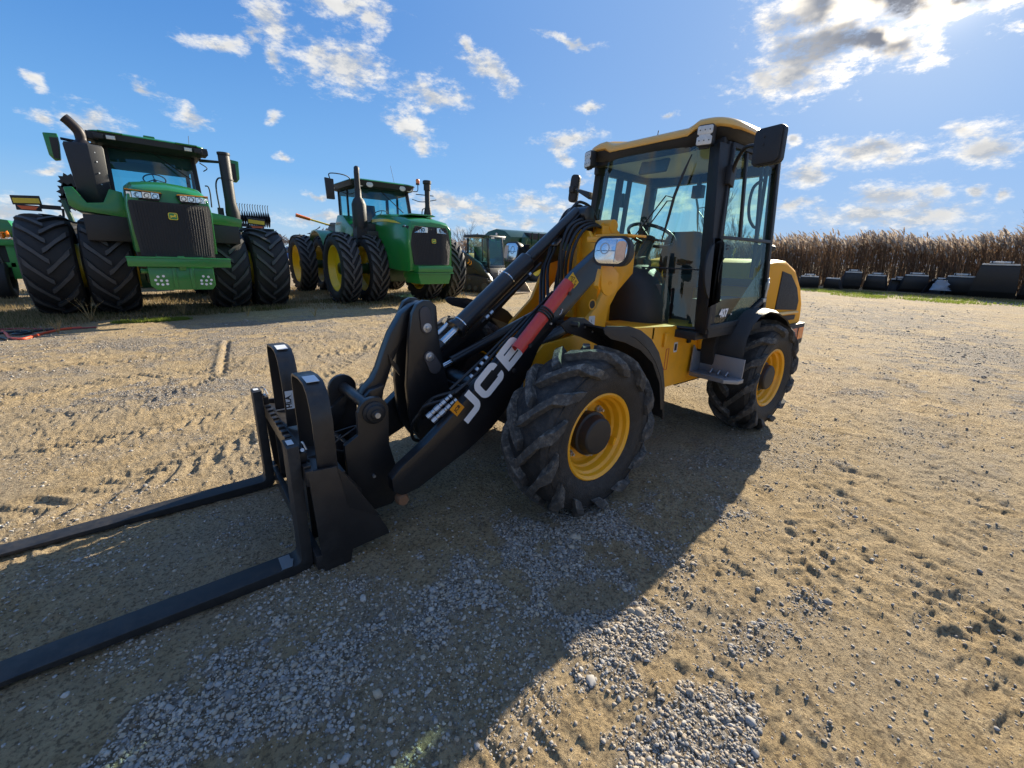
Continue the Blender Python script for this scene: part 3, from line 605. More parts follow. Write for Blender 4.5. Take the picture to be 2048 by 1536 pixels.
m = MB(); c = on_arm(.16, -.02, .462); m.cyl(c, c+Vector((0, .02, 0)), .004, 8); m.tube([c+Vector((0, .018, 0)), c+Vector((.01, .02, -.02)), c+Vector((.02, .018, -.028))], .0022, 6); c = on_arm(.26, -.03, .455); m.cyl(c, c+Vector((0, .012, 0)), .006, 8); m.build('strut_pin', ZNC, LD)

# tilt ram
def P3(x, z, y=-.04): return Vector((x, y, z))
A, Bq = P3(.415, .975), P3(-.56, 1.72); D = (Bq-A).normalized()
m = MB(); L = (Bq-A).length
m.tube([A, A+D*.02, A+D*.021, A+D*.68], [.066, .066, .058, .058], 32); m.tube([A+D*.68, A+D*.70, A+D*L], [.058, .040, .034], 28); m.cyl(P3(-.59, 1.70, -.12), P3(-.59, 1.70, .05), .05); m.build('tilt_ram', BLK, LD, bev=.002)
for s in (.045, .48): m = MB(); m.tube([A+D*s, A+D*(s+.007)], .0597, 32); m.build('ram_band', STL, LD)
m = MB(); m.cyl(A-D*.13, A, .026, 24); a2 = A + Vector((.03, -.05, .03)); m.cyl(a2-D*.13, a2, .013, 16); m.build('ram_rod', STL, LD)
m = MB(); m.cyl(A-D*.24, A-D*.12, .034, 24); a2 = A-D*.12; m.cyl(a2+Vector((.03, -.05, .03))-D*.1, a2+Vector((.03, -.05, .03)), .016, 16); m.cyl(P3(.60, .86, -.10), P3(.60, .86, .02), .05); m.build('rod_end', BLK, LD, bev=.002)
# pipe along the ram with couplings
m = MB(); o2 = Vector((-.02, .055, -.055)); m.tube([A+D*.16+o2, A+D*.75+o2], .008, 8); m.build('ram_pipe', HOSE, LD)
m = MB(); m.cyl(A+D*.20+o2, A+D*.225+o2, .014, 6); m.cyl(A+D*.24+o2, A+D*.265+o2, .013, 6); m.cyl(A+D*.62+o2, A+D*.64+o2, .013, 6); m.build('pipe_coupling', ZNC, LD)
# lift ram between frame and arm (seen below the red strut)
a, b = Vector((.36, .10, .80)), Vector((-.40, .16, 1.0)); d = (b-a).normalized()
for yy in (.245, -.15):
    a = Vector((.50, yy, .70)); b = Vector((-.45, yy, .98)); a = Vector((.52, yy, .70)); b = Vector((-.30, yy, 1.0)); d = (b-a).normalized()
    m = MB(); m.cyl(a+d*.14, b, .036, 24); m.cyl(a-d*.03, a+d*.06, .03, 20); rr = m.build('lift_ram', BLK, LD, bev=.002)
    m = MB(); m.cyl(a+d*.05, a+d*.15, .02, 20); m.build('ram_rod', STL, rr)

# bell crank (two plates) and its link
LEV = [(.590, 1.135), (.625, 1.165), (.665, 1.170), (.705, 1.150), (.735, 1.10), (.755, 1.0), (.785, .70), (.775, .52), (.755, .42), (.70, .33), (.66, .32), (.615, .345), (.57, .42), (.52, .52), (.50, .58), (.525, .68), (.555, .80), (.58, .95)]
m = MB()
for y in (-.155, .010): m.prism(LEV, 1, y, y+.035)
m.cyl((.56, -.14, .57), (.56, .03, .57), .05); m.build('bell_crank', BLK, LD, bev=.003)
def teardrop(mb, c, d, r1, r2, L, y0, y1):
    c = Vector(c); d = Vector(d).normalized(); n = Vector((-d.y, d.x)); pts = []
    for i in range(9): a = R(-90+180*i/8); pts.append(c + d*L + (d*math.cos(a) + n*math.sin(a))*r2)
    for i in range(9): a = R(90+180*i/8); pts.append(c + (d*math.cos(a) + n*math.sin(a))*r1)
    mb.prism([tuple(p) for p in pts], 1, y0, y1)
WGS = mat('worn grey steel', (.075, .072, .08), .5, .3, var=.2)
m = MB(); teardrop(m, (.655, 1.02), (.12, 1), .034, .032, .085, .045, .055); m.build('pin_keeper', WGS, LD, bev=.002); m = MB(); teardrop(m, (.645, .855), (-.45, -.9), .032, .038, .075, .045, .055); m.build('pin_keeper', WGS, LD, bev=.002)
for c in ((.655, 1.02), (.645, .855)): m = MB(); m.cyl((c[0], .055, c[1]), (c[0], .059, c[1]), .026, 20); m.cyl((c[0], .059, c[1]), (c[0], .070, c[1]), .013, 6); m.build('pin_bolt', ZNC, LD, bev=.001)
LINK = [(.648, 1.160), (.704, 1.140), (.765, 1.095), (.834, .993), (.877, .900), (.915, .805), (.95, .745), (1.0, .70), (1.03, .65), (1.0, .61), (.95, .60), (.905, .645), (.866, .741), (.822, .851), (.772, .946), (.709, 1.02), (.66, 1.06), (.625, 1.10)]
m = MB(); m.prism(LINK, 1, -.095, -.025); m.cyl((.66, -.17, 1.11), (.66, .05, 1.11), .032); m.prism([(.90, .72), (.98, .70), (1.02, .66), (1.0, .61), (.92, .61)], 1, -.13, .01); m.build('tilt_link', BLK, LD, bev=.006)
m = MB(); m.prism([(.80, .80), (.86, .88), (.85, .83), (.80, .75)], 1, -.025, -.012); m.build('link_rib', BLK, LD, bev=.002)
# ------------------------------------------------------------------ quick hitch and pallet fork carriage (part of the loader)
FC = MB()
for y in (.165, -.325):   # ears
    FC.prism([(1.115, .66)] + [(1.035+.078*math.cos(R(a)), .645+.078*math.sin(R(a))) for a in range(10, 180, 16)] + [(.96, .60), (.965, .45), (.90, .16), (.97, .10), (1.18, .10), (1.19, .50), (1.12, .54)], 1, y, y+.03)
FC.cyl((1.03, -.33, .648), (1.03, .20, .648), .030, 28)
qh = FC.build('quick_hitch', FRAMEB, LD, bev=.004)
m = MB()
for y, s in ((.195, 1),):
    m.lathe([(0, .058), (.012, .058), (.016, .046), (.030, .044), (.032, .026), (.046, .025), (.048, .0001)], (1.035, y, .645), (0, s, 0), 30)
m.build('hitch_boss', BLKM, qh, bev=.002)
m = MB(); m.lathe([(0, .058), (.012, .058), (.016, .046), (.030, .044), (.030, .0001)], (1.035, -.325, .645), (0, -1, 0), 30); m.build('hitch_boss', BLKM, qh, bev=.002)
m = MB(); m.cyl((1.035, .243, .645), (1.035, .252, .645), .014, 12); m.cyl((.965, .20, .235), (.965, .225, .235), .012, 12); m.cyl((1.06, .19, .30), (1.06, .21, .30), .008, 10); m.build('grease_cap', ZNC, qh)
m = MB(); m.lathe([(0, .0001), (0, .028), (.02, .034), (.05, .026), (.05, .0001)], (.985, .345, .225), (0, 1, 0), 20); m.build('pin_end', mat('bare rusty pin', (.26, .14, .08), .6, .4, var=.3), qh)
# carriage: top and bottom bars with notches, back plate, side plates
CA = MB(); CA.bb(1.385, 1.415, -.72, .41, .455, .525); CA.bb(1.385, 1.415, -.72, .41, .03, .10)
for k in range(15): CA.bb(1.3855, 1.4155, -.70+.075*k, -.668+.075*k, .525, .537)
CA.prism([(1.385, .500), (1.25, .47), (1.25, .46), (1.385, .485)], 1, -.70, .39); CA.prism([(1.19, .50), (1.02, .30), (1.0, .14), (1.19, .16)], 1, -.20, .06); CA.prism([(1.19, .50), (1.17, .50), (1.02, .62), (1.0, .60), (1.10, .40)], 1, -.30, -.27)
CA.prism([(1.36, .10), (1.375, .51), (1.365, .51), (1.35, .10)], 1, -.55, .26)
SP = [(1.407, .523), (1.29, .515), (1.22, .40), (1.085, .125), (1.075, .085), (1.255, .072), (1.268, .010), (1.386, .002)]
CA.prism(SP, 1, .395, .411); CA.prism(SP, 1, -.721, -.705); CA.prism([(1.385, .5), (1.29, .5), (1.13, .25), (1.13, .1), (1.385, .06)], 1, .20, .212); CA.prism([(1.385, .5), (1.29, .5), (1.13, .25), (1.13, .1), (1.385, .06)], 1, -.52, -.508)
car = CA.build('fork_carriage', FRAMEB, LD, bev=.003)
m = MB(); m.prism([(1.29, .5155), (1.262, .47), (1.115, .20), (1.255, .30)], 1, .411, .414); m.build('gusset', FRAMEB, car, bev=.002)
def hoop(dy):
    outer = [(.055, .45), (.048, .80), (.056, .835), (.085, .852), (.20, .862), (.285, .855), (.335, .822), (.362, .77), (.380, .69), (.385, .45)]
    inner = [(.373, .45), (.368, .69), (.350, .767), (.326, .812), (.281, .843), (.20, .850), (.088, .840), (.068, .828), (.060, .80), (.067, .45)]
    m = MB(); m.prism([(y+dy, z+.02+(.03 if dy else 0)) for y, z in outer+inner], 0, 1.278, 1.362); h = m.build('load_guard', FRAMEB, car, bev=.002)
    m = MB(); m.box((1.322, dy+.255, .880+(.03 if dy else 0)), (.052, .085, .002), rx=R(-4)); m.build('guard_label', LBL, h)
    m = MB(); m.tube([(1.362, dy+.385, .475), (1.278, dy+.385, .473)], .006, 6); m.build('weld_bead', FRAMEB, h)
    return h
hoop(0); h2 = hoop(-.60)
m = MB(); m.bb(1.286, 1.354, -.2155, -.2140, .60, .70); mp = m.build('maker_plate', LBL, h2)
text('plate_text', 'HLA', .036, (1.340, -.2134, .640), (0, 0, 1), (1, 0, 0), BLKM, mp, bold=.03)
for i in range(4): text('plate_text', '____ __ ______', .011, (1.328-.012*i, -.2134, .650), (0, 0, 1), (1, 0, 0), BLKM, mp)

def tine(y0, y1):
    m = MB(); zt = .625
    side = [(1.418, zt), (1.418, .05)] + [(1.418+.04+.04*math.cos(R(a)), .05+.0+.04*math.sin(R(a))-.002) for a in range(185, 271, 17)] + [(1.60, .004), (2.66, .020), (2.66, .030), (1.60, .052)] + [(1.492+.028*math.cos(R(a)), .082+.028*math.sin(R(a))) for a in range(265, 179, -17)] + [(1.464, zt-.004)]
    m.prism(side, 1, y0, y1); t = m.build('fork_tine', FORK, car, bev=.003)
    m = MB(); m.bb(1.43, 1.455, y0+.03, y1-.03, zt, zt+.0015); m.build('tine_label', LBL, t)
    m = MB(); m.bb(1.385, 1.418, y0+.02, y1-.03, .53, .575); m.bb(1.395, 1.435, y0+.03, y1-.06, .575, .59); m.build('fork_latch', BLKM, t, bev=.002)
    m = MB(); m.cyl((1.405, y1-.05, .58), (1.405, y1-.005, .60), .008, 10); m.tube(bez([(1.405, y1-.05, .585), (1.40, y1-.02, .63), (1.39, y1, .60)], 5), .004, 6); m.build('latch_pin', ZNC, t)
    return t
t1 = tine(.240, .352); t2 = tine(-.645, -.545)
m = MB(); m.prism([(1.505, .290), (1.55, .352), (1.505, .352), (1.49, .300)], 2, .0575, .0590); m.bb(1.50, 1.545, .255, .345, .0560, .0575); m.build('tine_stamp', mat('bare metal patch', (.20, .20, .20), .5, .5, var=.2), t1)

# hoses from carriage area, couplers
def hose(pts, r=.009, name='hose', mt=HOSE, par=LD):
    m = MB(); m.tube(bez(pts, 7), r, 8); return m.build(name, mt, par)
hose([(.70, .06, .50), (.73, .12, .58), (.70, .20, .66), (.62, .27, .70), (.55, .30, .74)], .011); hose([(.74, .05, .42), (.78, .12, .50), (.76, .20, .62), (.68, .26, .66), (.62, .28, .70)], .011)
hose([(.72, .05, .35), (.78, .08, .40), (.80, .14, .52), (.72, .22, .66)], .010); hose([(1.15, .0, .48), (1.28, .08, .40), (1.22, .14, .30), (1.10, .12, .34)], .006); hose([(1.2, .02, .51), (1.1, .12, .56), (1.24, .16, .50), (1.12, .15, .42)], .004)
m = MB(); k = Vector((-.14, .03, .115)).normalized()
for o_ in (Vector((.792, .295, .598)), Vector((.775, .318, .578))):
    for i, (a, b, r) in enumerate(((0, .03, .016), (.032, .05, .013), (.052, .085, .016), (.087, .10, .012), (.102, .125, .015), (.13, .15, .011), (.155, .17, .0125))): m.cyl(o_+k*a, o_+k*b, r, 6 if i % 2 == 0 else 14)
m.build('quick_coupler', ZNC, LD, bev=.001)
hose([(.655, .345, .72), (.52, .34, .80), (.40, .335, .90), (.20, .33, 1.05), (-.02, .33, 1.22)], .008); hose([(.67, .32, .735), (.50, .31, .84), (.36, .30, .93), (.15, .29, 1.08)], .008)
m = MB(); d_ = Vector((-.68, 0, .62)).normalized(); o_ = Vector((.56, .345, .79)); 
for s in (0, .05, .09, .13): m.cyl(o_+d_*s, o_+d_*(s+.018), .0105, 6)
m.build('pipe_coupling', ZNC, LD)
# hose loop over the tower
rh = random.Random(11)
def jit(pts, k=.02): return [(x_+rh.uniform(-k, k), y_+rh.uniform(-k, k), z_+rh.uniform(-k, k)) for x_, y_, z_ in pts]
OUT = [(-.365, 1.342), (-.418, 1.461), (-.466, 1.579), (-.529, 1.698), (-.597, 1.772), (-.676, 1.795), (-.764, 1.766), (-.845, 1.686), (-.915, 1.584), (-.97, 1.40)]
for i in range(3): hose(jit([(-.20+.03*i, .10, 1.12-.05*i)] + [(x_, -.10-.035*i+.02*(x_+.6), z_-.022*i) for x_, z_ in OUT], .006), .0105)
INN = [(-.322, 1.102), (-.349, 1.235), (-.344, 1.397), (-.369, 1.523), (-.426, 1.613), (-.507, 1.662), (-.606, 1.663), (-.699, 1.62), (-.78, 1.541), (-.84, 1.40)]
for i in range(4): hose(jit([(-.10-.05*i, .20, .93+.02*i), (-.20-.03*i, .15, 1.0)] + [(x_-.012*i, .03+.026*i, z_-.014*i) for x_, z_ in INN], .006), .0105)
hose([(-.27, .12, 1.50), (-.275, .13, 1.33), (-.28, .13, 1.17), (-.26, .13, 1.07), (-.20, .16, .97)], .008); hose([(-.40, .0, 1.46), (-.33, .02, 1.2), (-.30, .06, 1.0), (-.1, .12, .86)], .008)
m = MB(); m.prism([(-.40, 1.57), (-.432, 1.623), (-.589, 1.752), (-.638, 1.765), (-.69, 1.72), (-.732, 1.642), (-.70, 1.56), (-.60, 1.50), (-.48, 1.50)], 1, -.05, -.02); m.prism([(-.42, 1.60), (-.432, 1.615), (-.60, 1.752), (-.59, 1.735)], 1, -.02, .012)
m.cyl((-.66, -.14, 1.66), (-.66, .02, 1.66), .03); m.box((-.40, -.10, 1.53), (.05, .12, .07), ry=.8); m.build('tower_bracket', BLKM, LD, bev=.004)
m = MB(); m.lathe([(0, .012), (.004, .026), (.004, .012)], (-.655, .014, 1.66), (0, 1, 0), 20); m.build('bracket_pin', BLKM, LD)
m = MB(); m.box((-.375, -.04, 1.512), (.06, .07, .012), ry=.75); m.build('hose_clamp', ZNC, LD, bev=.002)

# headlamps on yellow brackets
def headlamp(c, yaw, sy):
    o = empty('headlamp', c, yaw, LD); o.rotation_euler = (0, R(-7), yaw)
    def ring(w, h, x): return [(x, p[0], p[1]) for p in rrect(w, h, .052, 5)]
    m = MB(); m.loft([ring(.10, .07, -.11), ring(.17, .11, -.085), ring(.212, .142, -.04), ring(.222, .152, -.005), ring(.222, .152, .004)]); m.build('lamp_housing', PLB, o, bev=.002)
    m = MB(); m.loft([ring(.200, .130, .0045), ring(.198, .128, .010), ring(.17, .10, .014)]); m.build('lamp_lens', LENS, o, smooth=60)
    m = MB(); m.add([(.0145, a, b) for a, b in rrect(.058, .098, .02, 4, sy*.064, 0)] , [tuple(range(20))]); m.build('turn_signal', mat('signal lens', (.75, .42, .28), .15, metal=.6, var=.45, vscale=40), o)
    m = MB(); m.lathe([(0, .030), (.004, .030), (.004, .024), (0, .024)], (.0115, -sy*.035, .012), (1, 0, 0), 24); m.bb(.012, .0155, sy*.031, sy*.035, -.055, .055); m.build('reflector_ring', mat('reflector edge', (.35, .37, .4), .2, metal=.9, var=.2), o)
    return o
headlamp((-.115, .660, 1.452), R(5), 1); headlamp((-.40, -.560, 1.442), R(-8), -1)
m = MB()
tear = [(.0+.052*math.cos(R(a)), 1.272+.052*math.sin(R(a))) for a in range(-170, -5, 15)]
m.prism([(-.185+x_, z_) for x_, z_ in [(-.070, 1.275)]] + [(-.185+x_*1.3, 1.275+(z_-1.272)*1.15) for x_, z_ in tear] + [(-.115, 1.275), (-.11, 1.40), (-.185, 1.38), (-.255, 1.335)], 1, .60, .612)
m.prism([(-.13, 1.35), (-.12, 1.36), (-.10, 1.27), (-.115, 1.25)], 1, .57, .60); m.bb(-.32, -.16, .50, .72, 1.528, 1.540); m.bb(-.36, -.32, .38, .42, 1.40, 1.54); m.bb(-.34, -.16, .44, .60, 1.50, 1.528)
lb = m.build('lamp_bracket', YEL, LD, bev=.003)
m = MB(); m.bb(-.50, -.44, -.62, -.36, 1.34, 1.37); m.bb(-.50, -.46, -.50, -.46, 1.25, 1.5); m.build('lamp_bracket', BLKM, LD, bev=.003)
m = MB(); m.lathe([(0, .012), (.002, .012), (.002, .009), (0, .009)], (-.185, .612, 1.285), (0, 1, 0), 16); m.build('bracket_slot', YEL, lb)

# front mudguard (far one mirrored)
def mudguard(s):
    m = MB(); P = [(-.16, .565), (-.20, .552), (-.235, .532), (-.335, .467), (-.42, .385), (-.49, .285), (-.54, .17), (-.575, .05), (-.59, -.01)]
    P = [(x_*1.0, z_+.468) for x_, z_ in P]
    secs = [[(x_*1.0, s*.46, z_), (x_, s*.775, z_), (x_*1.005, s*.800, z_-.014), (x_*1.02, s*.806, z_-.012), (x_*1.02, s*.778, z_+.010), (x_*1.02, s*.46, z_+.010)] for x_, z_ in P]
    m.loft(secs); g = m.build('mudguard', PLB, LD, smooth=50)
    m = MB(); m.prism([(.06, 1.075), (.04, 1.09), (-.05, 1.082), (-.14, 1.075), (-.25, 1.045), (-.36, .985), (-.45, .90), (-.52, .79), (-.565, .66), (-.585, .52), (-.55, .52), (-.50, .70), (-.40, .84), (-.27, .93), (-.12, .99), (.0, 1.02), (.05, 1.05)], 1, s*.795, s*.803); m.build('mudguard_flange', PLB, g, bev=.002)
    m = MB(); m.prism([(.03, 1.05), (-.05, 1.085), (-.16, 1.075), (-.30, 1.0), (-.45, .86), (-.42, .80), (-.30, .90), (-.15, .96), (-.02, 1.0)], 1, s*.455, s*.465)
    m.cyl((.0, s*.32, 1.045), (-.08, s*.50, 1.045), .016); m.prism([(.035, 1.09), (.05, 1.01), (-.02, 1.0), (-.03, 1.05)], 1, s*.305, s*.325); m.build('mudguard_bracket', BLKM, g, bev=.002)
    m = MB()
    for x_, z_ in ((.015, 1.075), (.03, 1.022), (-.012, 1.02)): m.cyl((x_, s*.325, z_), (x_, s*.332, z_), .007, 8)
    for x_, z_ in ((-.17, 1.02), (-.24, .985), (-.30, .975)): m.cyl((x_, s*.465, z_), (x_, s*.470, z_), .007, 8)
    m.build('bolt', ZNC, g)
mudguard(1); mudguard(-1)
# rear mudguard and black body panel ahead of it
def rear_guard(s):
    P = [(-1.53, .58), (-1.50, .74), (-1.51, .88), (-1.565, .98), (-1.68, 1.045), (-1.83, 1.068), (-2.0, 1.045), (-2.2, .98), (-2.38, .86), (-2.52, .72), (-2.60, .60)]
    m = MB(); cx = -2.0
    def q(x_, z_, k): return (cx+(x_-cx)*k, .45+(z_-.45)*k)
    secs = []
    for x_, z_ in P:
        a = q(x_, z_, 1.0); b = q(x_, z_, 1.022); secs.append([(a[0], s*.47, a[1]), (a[0], s*.80, a[1]), (q(x_, z_, .975)[0], s*.825, q(x_, z_, .975)[1]), (q(x_, z_, .99)[0], s*.832, q(x_, z_, .99)[1]), (b[0], s*.80, b[1]), (b[0], s*.47, b[1])])
    m.loft(secs); m.build('mudguard', PLB, LD, smooth=50)
    m = MB(); m.prism([(-1.46, .90), (-1.55, .985), (-1.72, 1.03), (-1.90, 1.02), (-1.72, .55), (-1.70, .50), (-1.64, .48), (-1.48, .58), (-1.44, .80)], 1, s*.36, s*.64); m.build('body_side_panel', BLKM, LD, bev=.01)
rear_guard(1); rear_guard(-1)
# mid frame
m = MB(); m.prism([(-.62, .985), (-.62, .90), (-.86, .72), (-1.0, .50), (-1.56, .50), (-1.60, .80), (-1.72, .90), (-1.72, .93)], 1, .16, .50); m.prism([(-.62, .985), (-.62, .90), (-.86, .72), (-1.0, .50), (-1.56, .50), (-1.60, .80), (-1.72, .90), (-1.72, .93)], 1, -.58, -.24); m.bb(-1.7, -.7, -.5, .42, .90, .925); m.box((-.98, .508, .87), (.05, .02, .10)); m.prism([(-1.40, .90), (-1.58, .92), (-1.62, .85), (-1.52, .66), (-1.48, .66)], 1, .50, .535)
m.box((-.83, .46, .93), (.03, .08, .09)); m.build('rear_frame', YEL, LD, bev=.006)
m = MB(); m.bb(-1.36, -1.24, .50, .518, .865, .882); m.bb(-1.31, -1.27, .505, .52, .82, .868); m.build('frame_latch', BLKM, LD, bev=.002)
m = MB(); m.prism(rrect(.045, .075, .006, 3, -1.135, .80), 1, .5003, .5018); fl = m.build('frame_label', LBL, LD); m = MB(); m.bb(-1.15, -1.12, .5018, .5024, .775, .825); m.build('label_print', BLKM, fl)
m = MB()
for a in ((-1.055, -1.049, .64, .80), (-1.022, -1.016, .64, .80), (-1.055, -1.016, .796, .80), (-1.055, -1.016, .64, .644)): m.bb(a[0], a[1], .5003, .5016, a[2], a[3])
m.build('red_outline_decal', RED, LD)
# step
m = MB(); m.prism([(-1.33, .53), (-1.33, .80), (-1.40, .875), (-1.48, .875), (-1.48, .53)], 2, .562, .590)
for k in range(16): m.bb(-1.325, -1.338, .537+.0165*k, .546+.0165*k, .588, .598)
m.build('boarding_step', ALU, LD, bev=.002)
m = MB(); m.bb(-1.478, -1.468, .53, .865, .59, .735); m.prism([(-1.34, .59), (-1.35, .80), (-1.40, .75), (-1.468, .735), (-1.468, .59)], 1, .520, .530)
for k in range(3): m.tube([(-1.465, .65+.06*k, .605), (-1.44, .65+.06*k, .625), (-1.41, .65+.06*k, .598)], .008, 8)
m.build('step_back_plate', ALU, LD, bev=.002)

# ------------------------------------------------------------------ cab
CB = LD
def side_y(z): return .70 - .085*(z-1.2)
def far_y(z): return .615 - .085*(z-1.2)
# posts: near front, near rear, far front, far rear
m = MB()
for s in (1, -1):
    def Y(z, k=0): return (side_y(z)+k) if s > 0 else -(far_y(z)+k)
    # front corner post, leaning a little
    m.loft([[(-1.13 - (0 if s > 0 else .12), Y(z, -.01), z), (-1.22 - (z-.95)*.06 - (0 if s > 0 else .08), Y(z, 0), z), (-1.24 - (z-.95)*.06 - (0 if s > 0 else .08), Y(z, -.05), z), (-1.16 - (z-.95)*.03 - (0 if s > 0 else .09), Y(z, -.115 if s > 0 else -.05), z)] for z in (.93, 1.3, 1.7, 2.14)])
    m.loft([[(-1.99, Y(z), z), (-2.05, Y(z, -.005), z), (-2.06, Y(z, -.09), z), (-2.0, Y(z, -.06), z)] for z in (.99, 1.3, 1.7, 2.16)])
    m.bb(-1.24, -2.03, Y(2.13, -.055), Y(2.13, -.005), 2.09, 2.16); m.bb(-1.15, -1.98, Y(.93, -.04), Y(.93), .90, .965)
m.bb(-1.20, -1.26, -.51, .60, 2.14, 2.18); m.bb(-1.99, -2.06, -.52, .60, 2.06, 2.17); m.bb(-1.99, -2.06, -.56, .64, 1.22, 1.28); m.bb(-1.1, -2.05, -.58, .66, .88, .935)
m.build('cab_frame', PLB, CB, bev=.006)
# inner far door post and near door sill details
m = MB(); m.box((-1.56, -.55, 1.55), (.07, .03, 1.15), rx=R(-4.8)); m.box((-1.70, -.545, 1.65), (.04, .03, 1.0), rx=R(-4.8)); m.build('door_post', PLB, CB, bev=.004)
# roof: yellow shell over black underside
def roof_ring(k, z, x0=-1.13, x1=-2.04, w=.635):
    cx = (x0+x1)/2; hx = (x0-x1)/2; out = []
    for i in range(96):
        a = 2*math.pi*i/96; c, s_ = math.cos(a), math.sin(a); e = .32
        X = cx + (hx*k)*abs(c)**e*(1 if c > 0 else -1); Y_ = (w*k)*abs(s_)**e*(1 if s_ > 0 else -1) + .045
        out.append((X, Y_, z))
    return out
def RZ(x, y): # crowned roof with raised shoulders at the front corners
    f = max(0, min(1, (x+1.50)/.30)); sh = max(0, min(1, (abs(y-.045)-.33)/.06)); sh = sh*sh*(3-2*sh); return -.030*f*(1-sh) + .006*sh - .03*max(0, (abs(y-.045)-.45)/.18)**2 - .04*max(0, (-x-1.75)/.3)
def rr(k, z, **kw): return [(x_, y_, z + RZ(x_, y_)) for x_, y_, z in roof_ring(k, z, **kw)]
m = MB(); m.loft([rr(1.0, 2.238), rr(1.012, 2.250), rr(.995, 2.275), rr(.95, 2.292), rr(.8, 2.305), rr(.5, 2.318), rr(.25, 2.322), rr(.03, 2.322)]); rf = m.build('roof', TAN, CB, smooth=50)
m = MB(); m.loft([rr(.88, 2.155), rr(.94, 2.175), rr(.985, 2.237)], cap=False); m.loft([rr(.985, 2.237), rr(.5, 2.245)], cap=False); m.build('roof_underside', PLB, CB, smooth=50)
m = MB(); m.loft([rr(.86, 2.155), rr(.80, 2.165), rr(.4, 2.18), rr(.02, 2.18)]); m.build('headliner', LINER, CB, smooth=60)
m = MB(); m.tube([(-1.62, -.22, 2.30), (-1.655, -.23, 2.44)], .004, 6); m.build('aerial', BLKM, CB)
# glass: windshield wraps between the posts, bulging forward
def ws_sec(z, n=16):
    lean = (z-.95)*.05; out = []
    for i in range(n+1):
        y = -1+2*i/n; yy = y*(side_y(z)-.105) if y > 0 else y*(far_y(z)-.012); out.append((-1.165 - lean + .11*(1-abs(y)**2.4) - (.11*abs(y)**3 if y < 0 else 0), yy, z))
    return out
m = MB(); secs = [ws_sec(z) for z in (1.362, 1.5, 1.65, 1.8, 1.95, 2.15)]; m.loft(secs, closed=False, cap=False); m.build('windshield', GLS, CB, smooth=80)
m = MB(); secs = [ws_sec(z, 24)[14:] for z in (.955, 1.1, 1.25, 1.355)]; m.loft(secs, closed=False, cap=False); m.build('lower_front_pane', GLS, CB, smooth=80)
m = MB(); m.tube([Vector(p)+Vector((.004, 0, 0)) for p in ws_sec(1.358)], .005, 6); m.tube([p for p in ws_sec(.95) if p[1] > .05], .012, 8); m.build('pane_seal', HOSE, CB)
def side_glass(name, x0, x1, z0, z1, s, mt, k=-.012):
    m = MB(); m.add([(x0, s*(side_y(z0)+k), z0), (x1, s*(side_y(z0)+k), z0), (x1, s*(side_y(z1)+k), z1), (x0, s*(side_y(z1)+k), z1)], [(0, 1, 2, 3)]); return m.build(name, mt, CB, smooth=0)
# near door: frame, upper sliding panes, lower glass, bottom panel
D = MB()
def dbar(mb, x0, z0, x1, z1, w, s=1, k0=-.006, k1=.012):
    d = Vector((x1-x0, z1-z0)).normalized(); n = Vector((-d.y, d.x))*w/2; q = [(x0+n.x, z0+n.y), (x1+n.x, z1+n.y), (x1-n.x, z1-n.y), (x0-n.x, z0-n.y)]
    mb.add([(x_, s*(side_y(z_)+k0), z_) for x_, z_ in q] + [(x_, s*(side_y(z_)+k1), z_) for x_, z_ in q], [(0, 1, 2, 3), (7, 6, 5, 4), (0, 4, 5, 1), (1, 5, 6, 2), (2, 6, 7, 3), (3, 7, 4, 0)])
for a in ((-1.13, .97, -1.28, 2.15, .035), (-1.27, 2.14, -1.97, 2.15, .03), (-1.97, 2.15, -1.985, 1.12, .03), (-1.98, 1.14, -1.60, .985, .035), (-1.62, .985, -1.12, .975, .035)): dbar(D, *a)
dr = D.build('door', PLB, CB, bev=.003)
m = MB(); dbar(m, -1.19, 1.572, -1.97, 1.572, .022); dbar(m, -1.475, 1.58, -1.465, 2.12, .026); dbar(m, -1.22, 1.58, -1.265, 2.12, .014); dbar(m, -1.83, 1.58, -1.81, 2.12, .018, k0=-.05, k1=-.03); m.build('window_frame', BLKM, dr, bev=.002)
def pane(name, pts, mt, par, k=-.004):
    m = MB(); m.add([(x_, side_y(z_)+k, z_) for x_, z_ in pts], [tuple(range(len(pts)))]); return m.build(name, mt, par, smooth=0)
pane('window_pane', [(-1.20, 1.58), (-1.465, 1.58), (-1.465, 2.13), (-1.275, 2.13)], GLS, dr); pane('window_pane', [(-1.475, 1.58), (-1.97, 1.58), (-1.965, 2.13), (-1.475, 2.13)], GLS, dr, -.010)
pane('lower_door_pane', [(-1.13, 1.0), (-1.20, 1.565), (-1.975, 1.565), (-1.985, 1.15), (-1.62, 1.0)], GLS, dr)
m = MB(); m.add([(x_, side_y(z_)-.010, z_) for x_, z_ in ((-1.40, 1.0), (-1.62, 1.0), (-1.98, 1.14), (-1.98, 1.44))], [(0, 1, 2, 3)]); m.build('door_lower_panel', mat('door dark panel', (.012, .014, .016), .25, coat=.4, var=.15), dr, smooth=0)
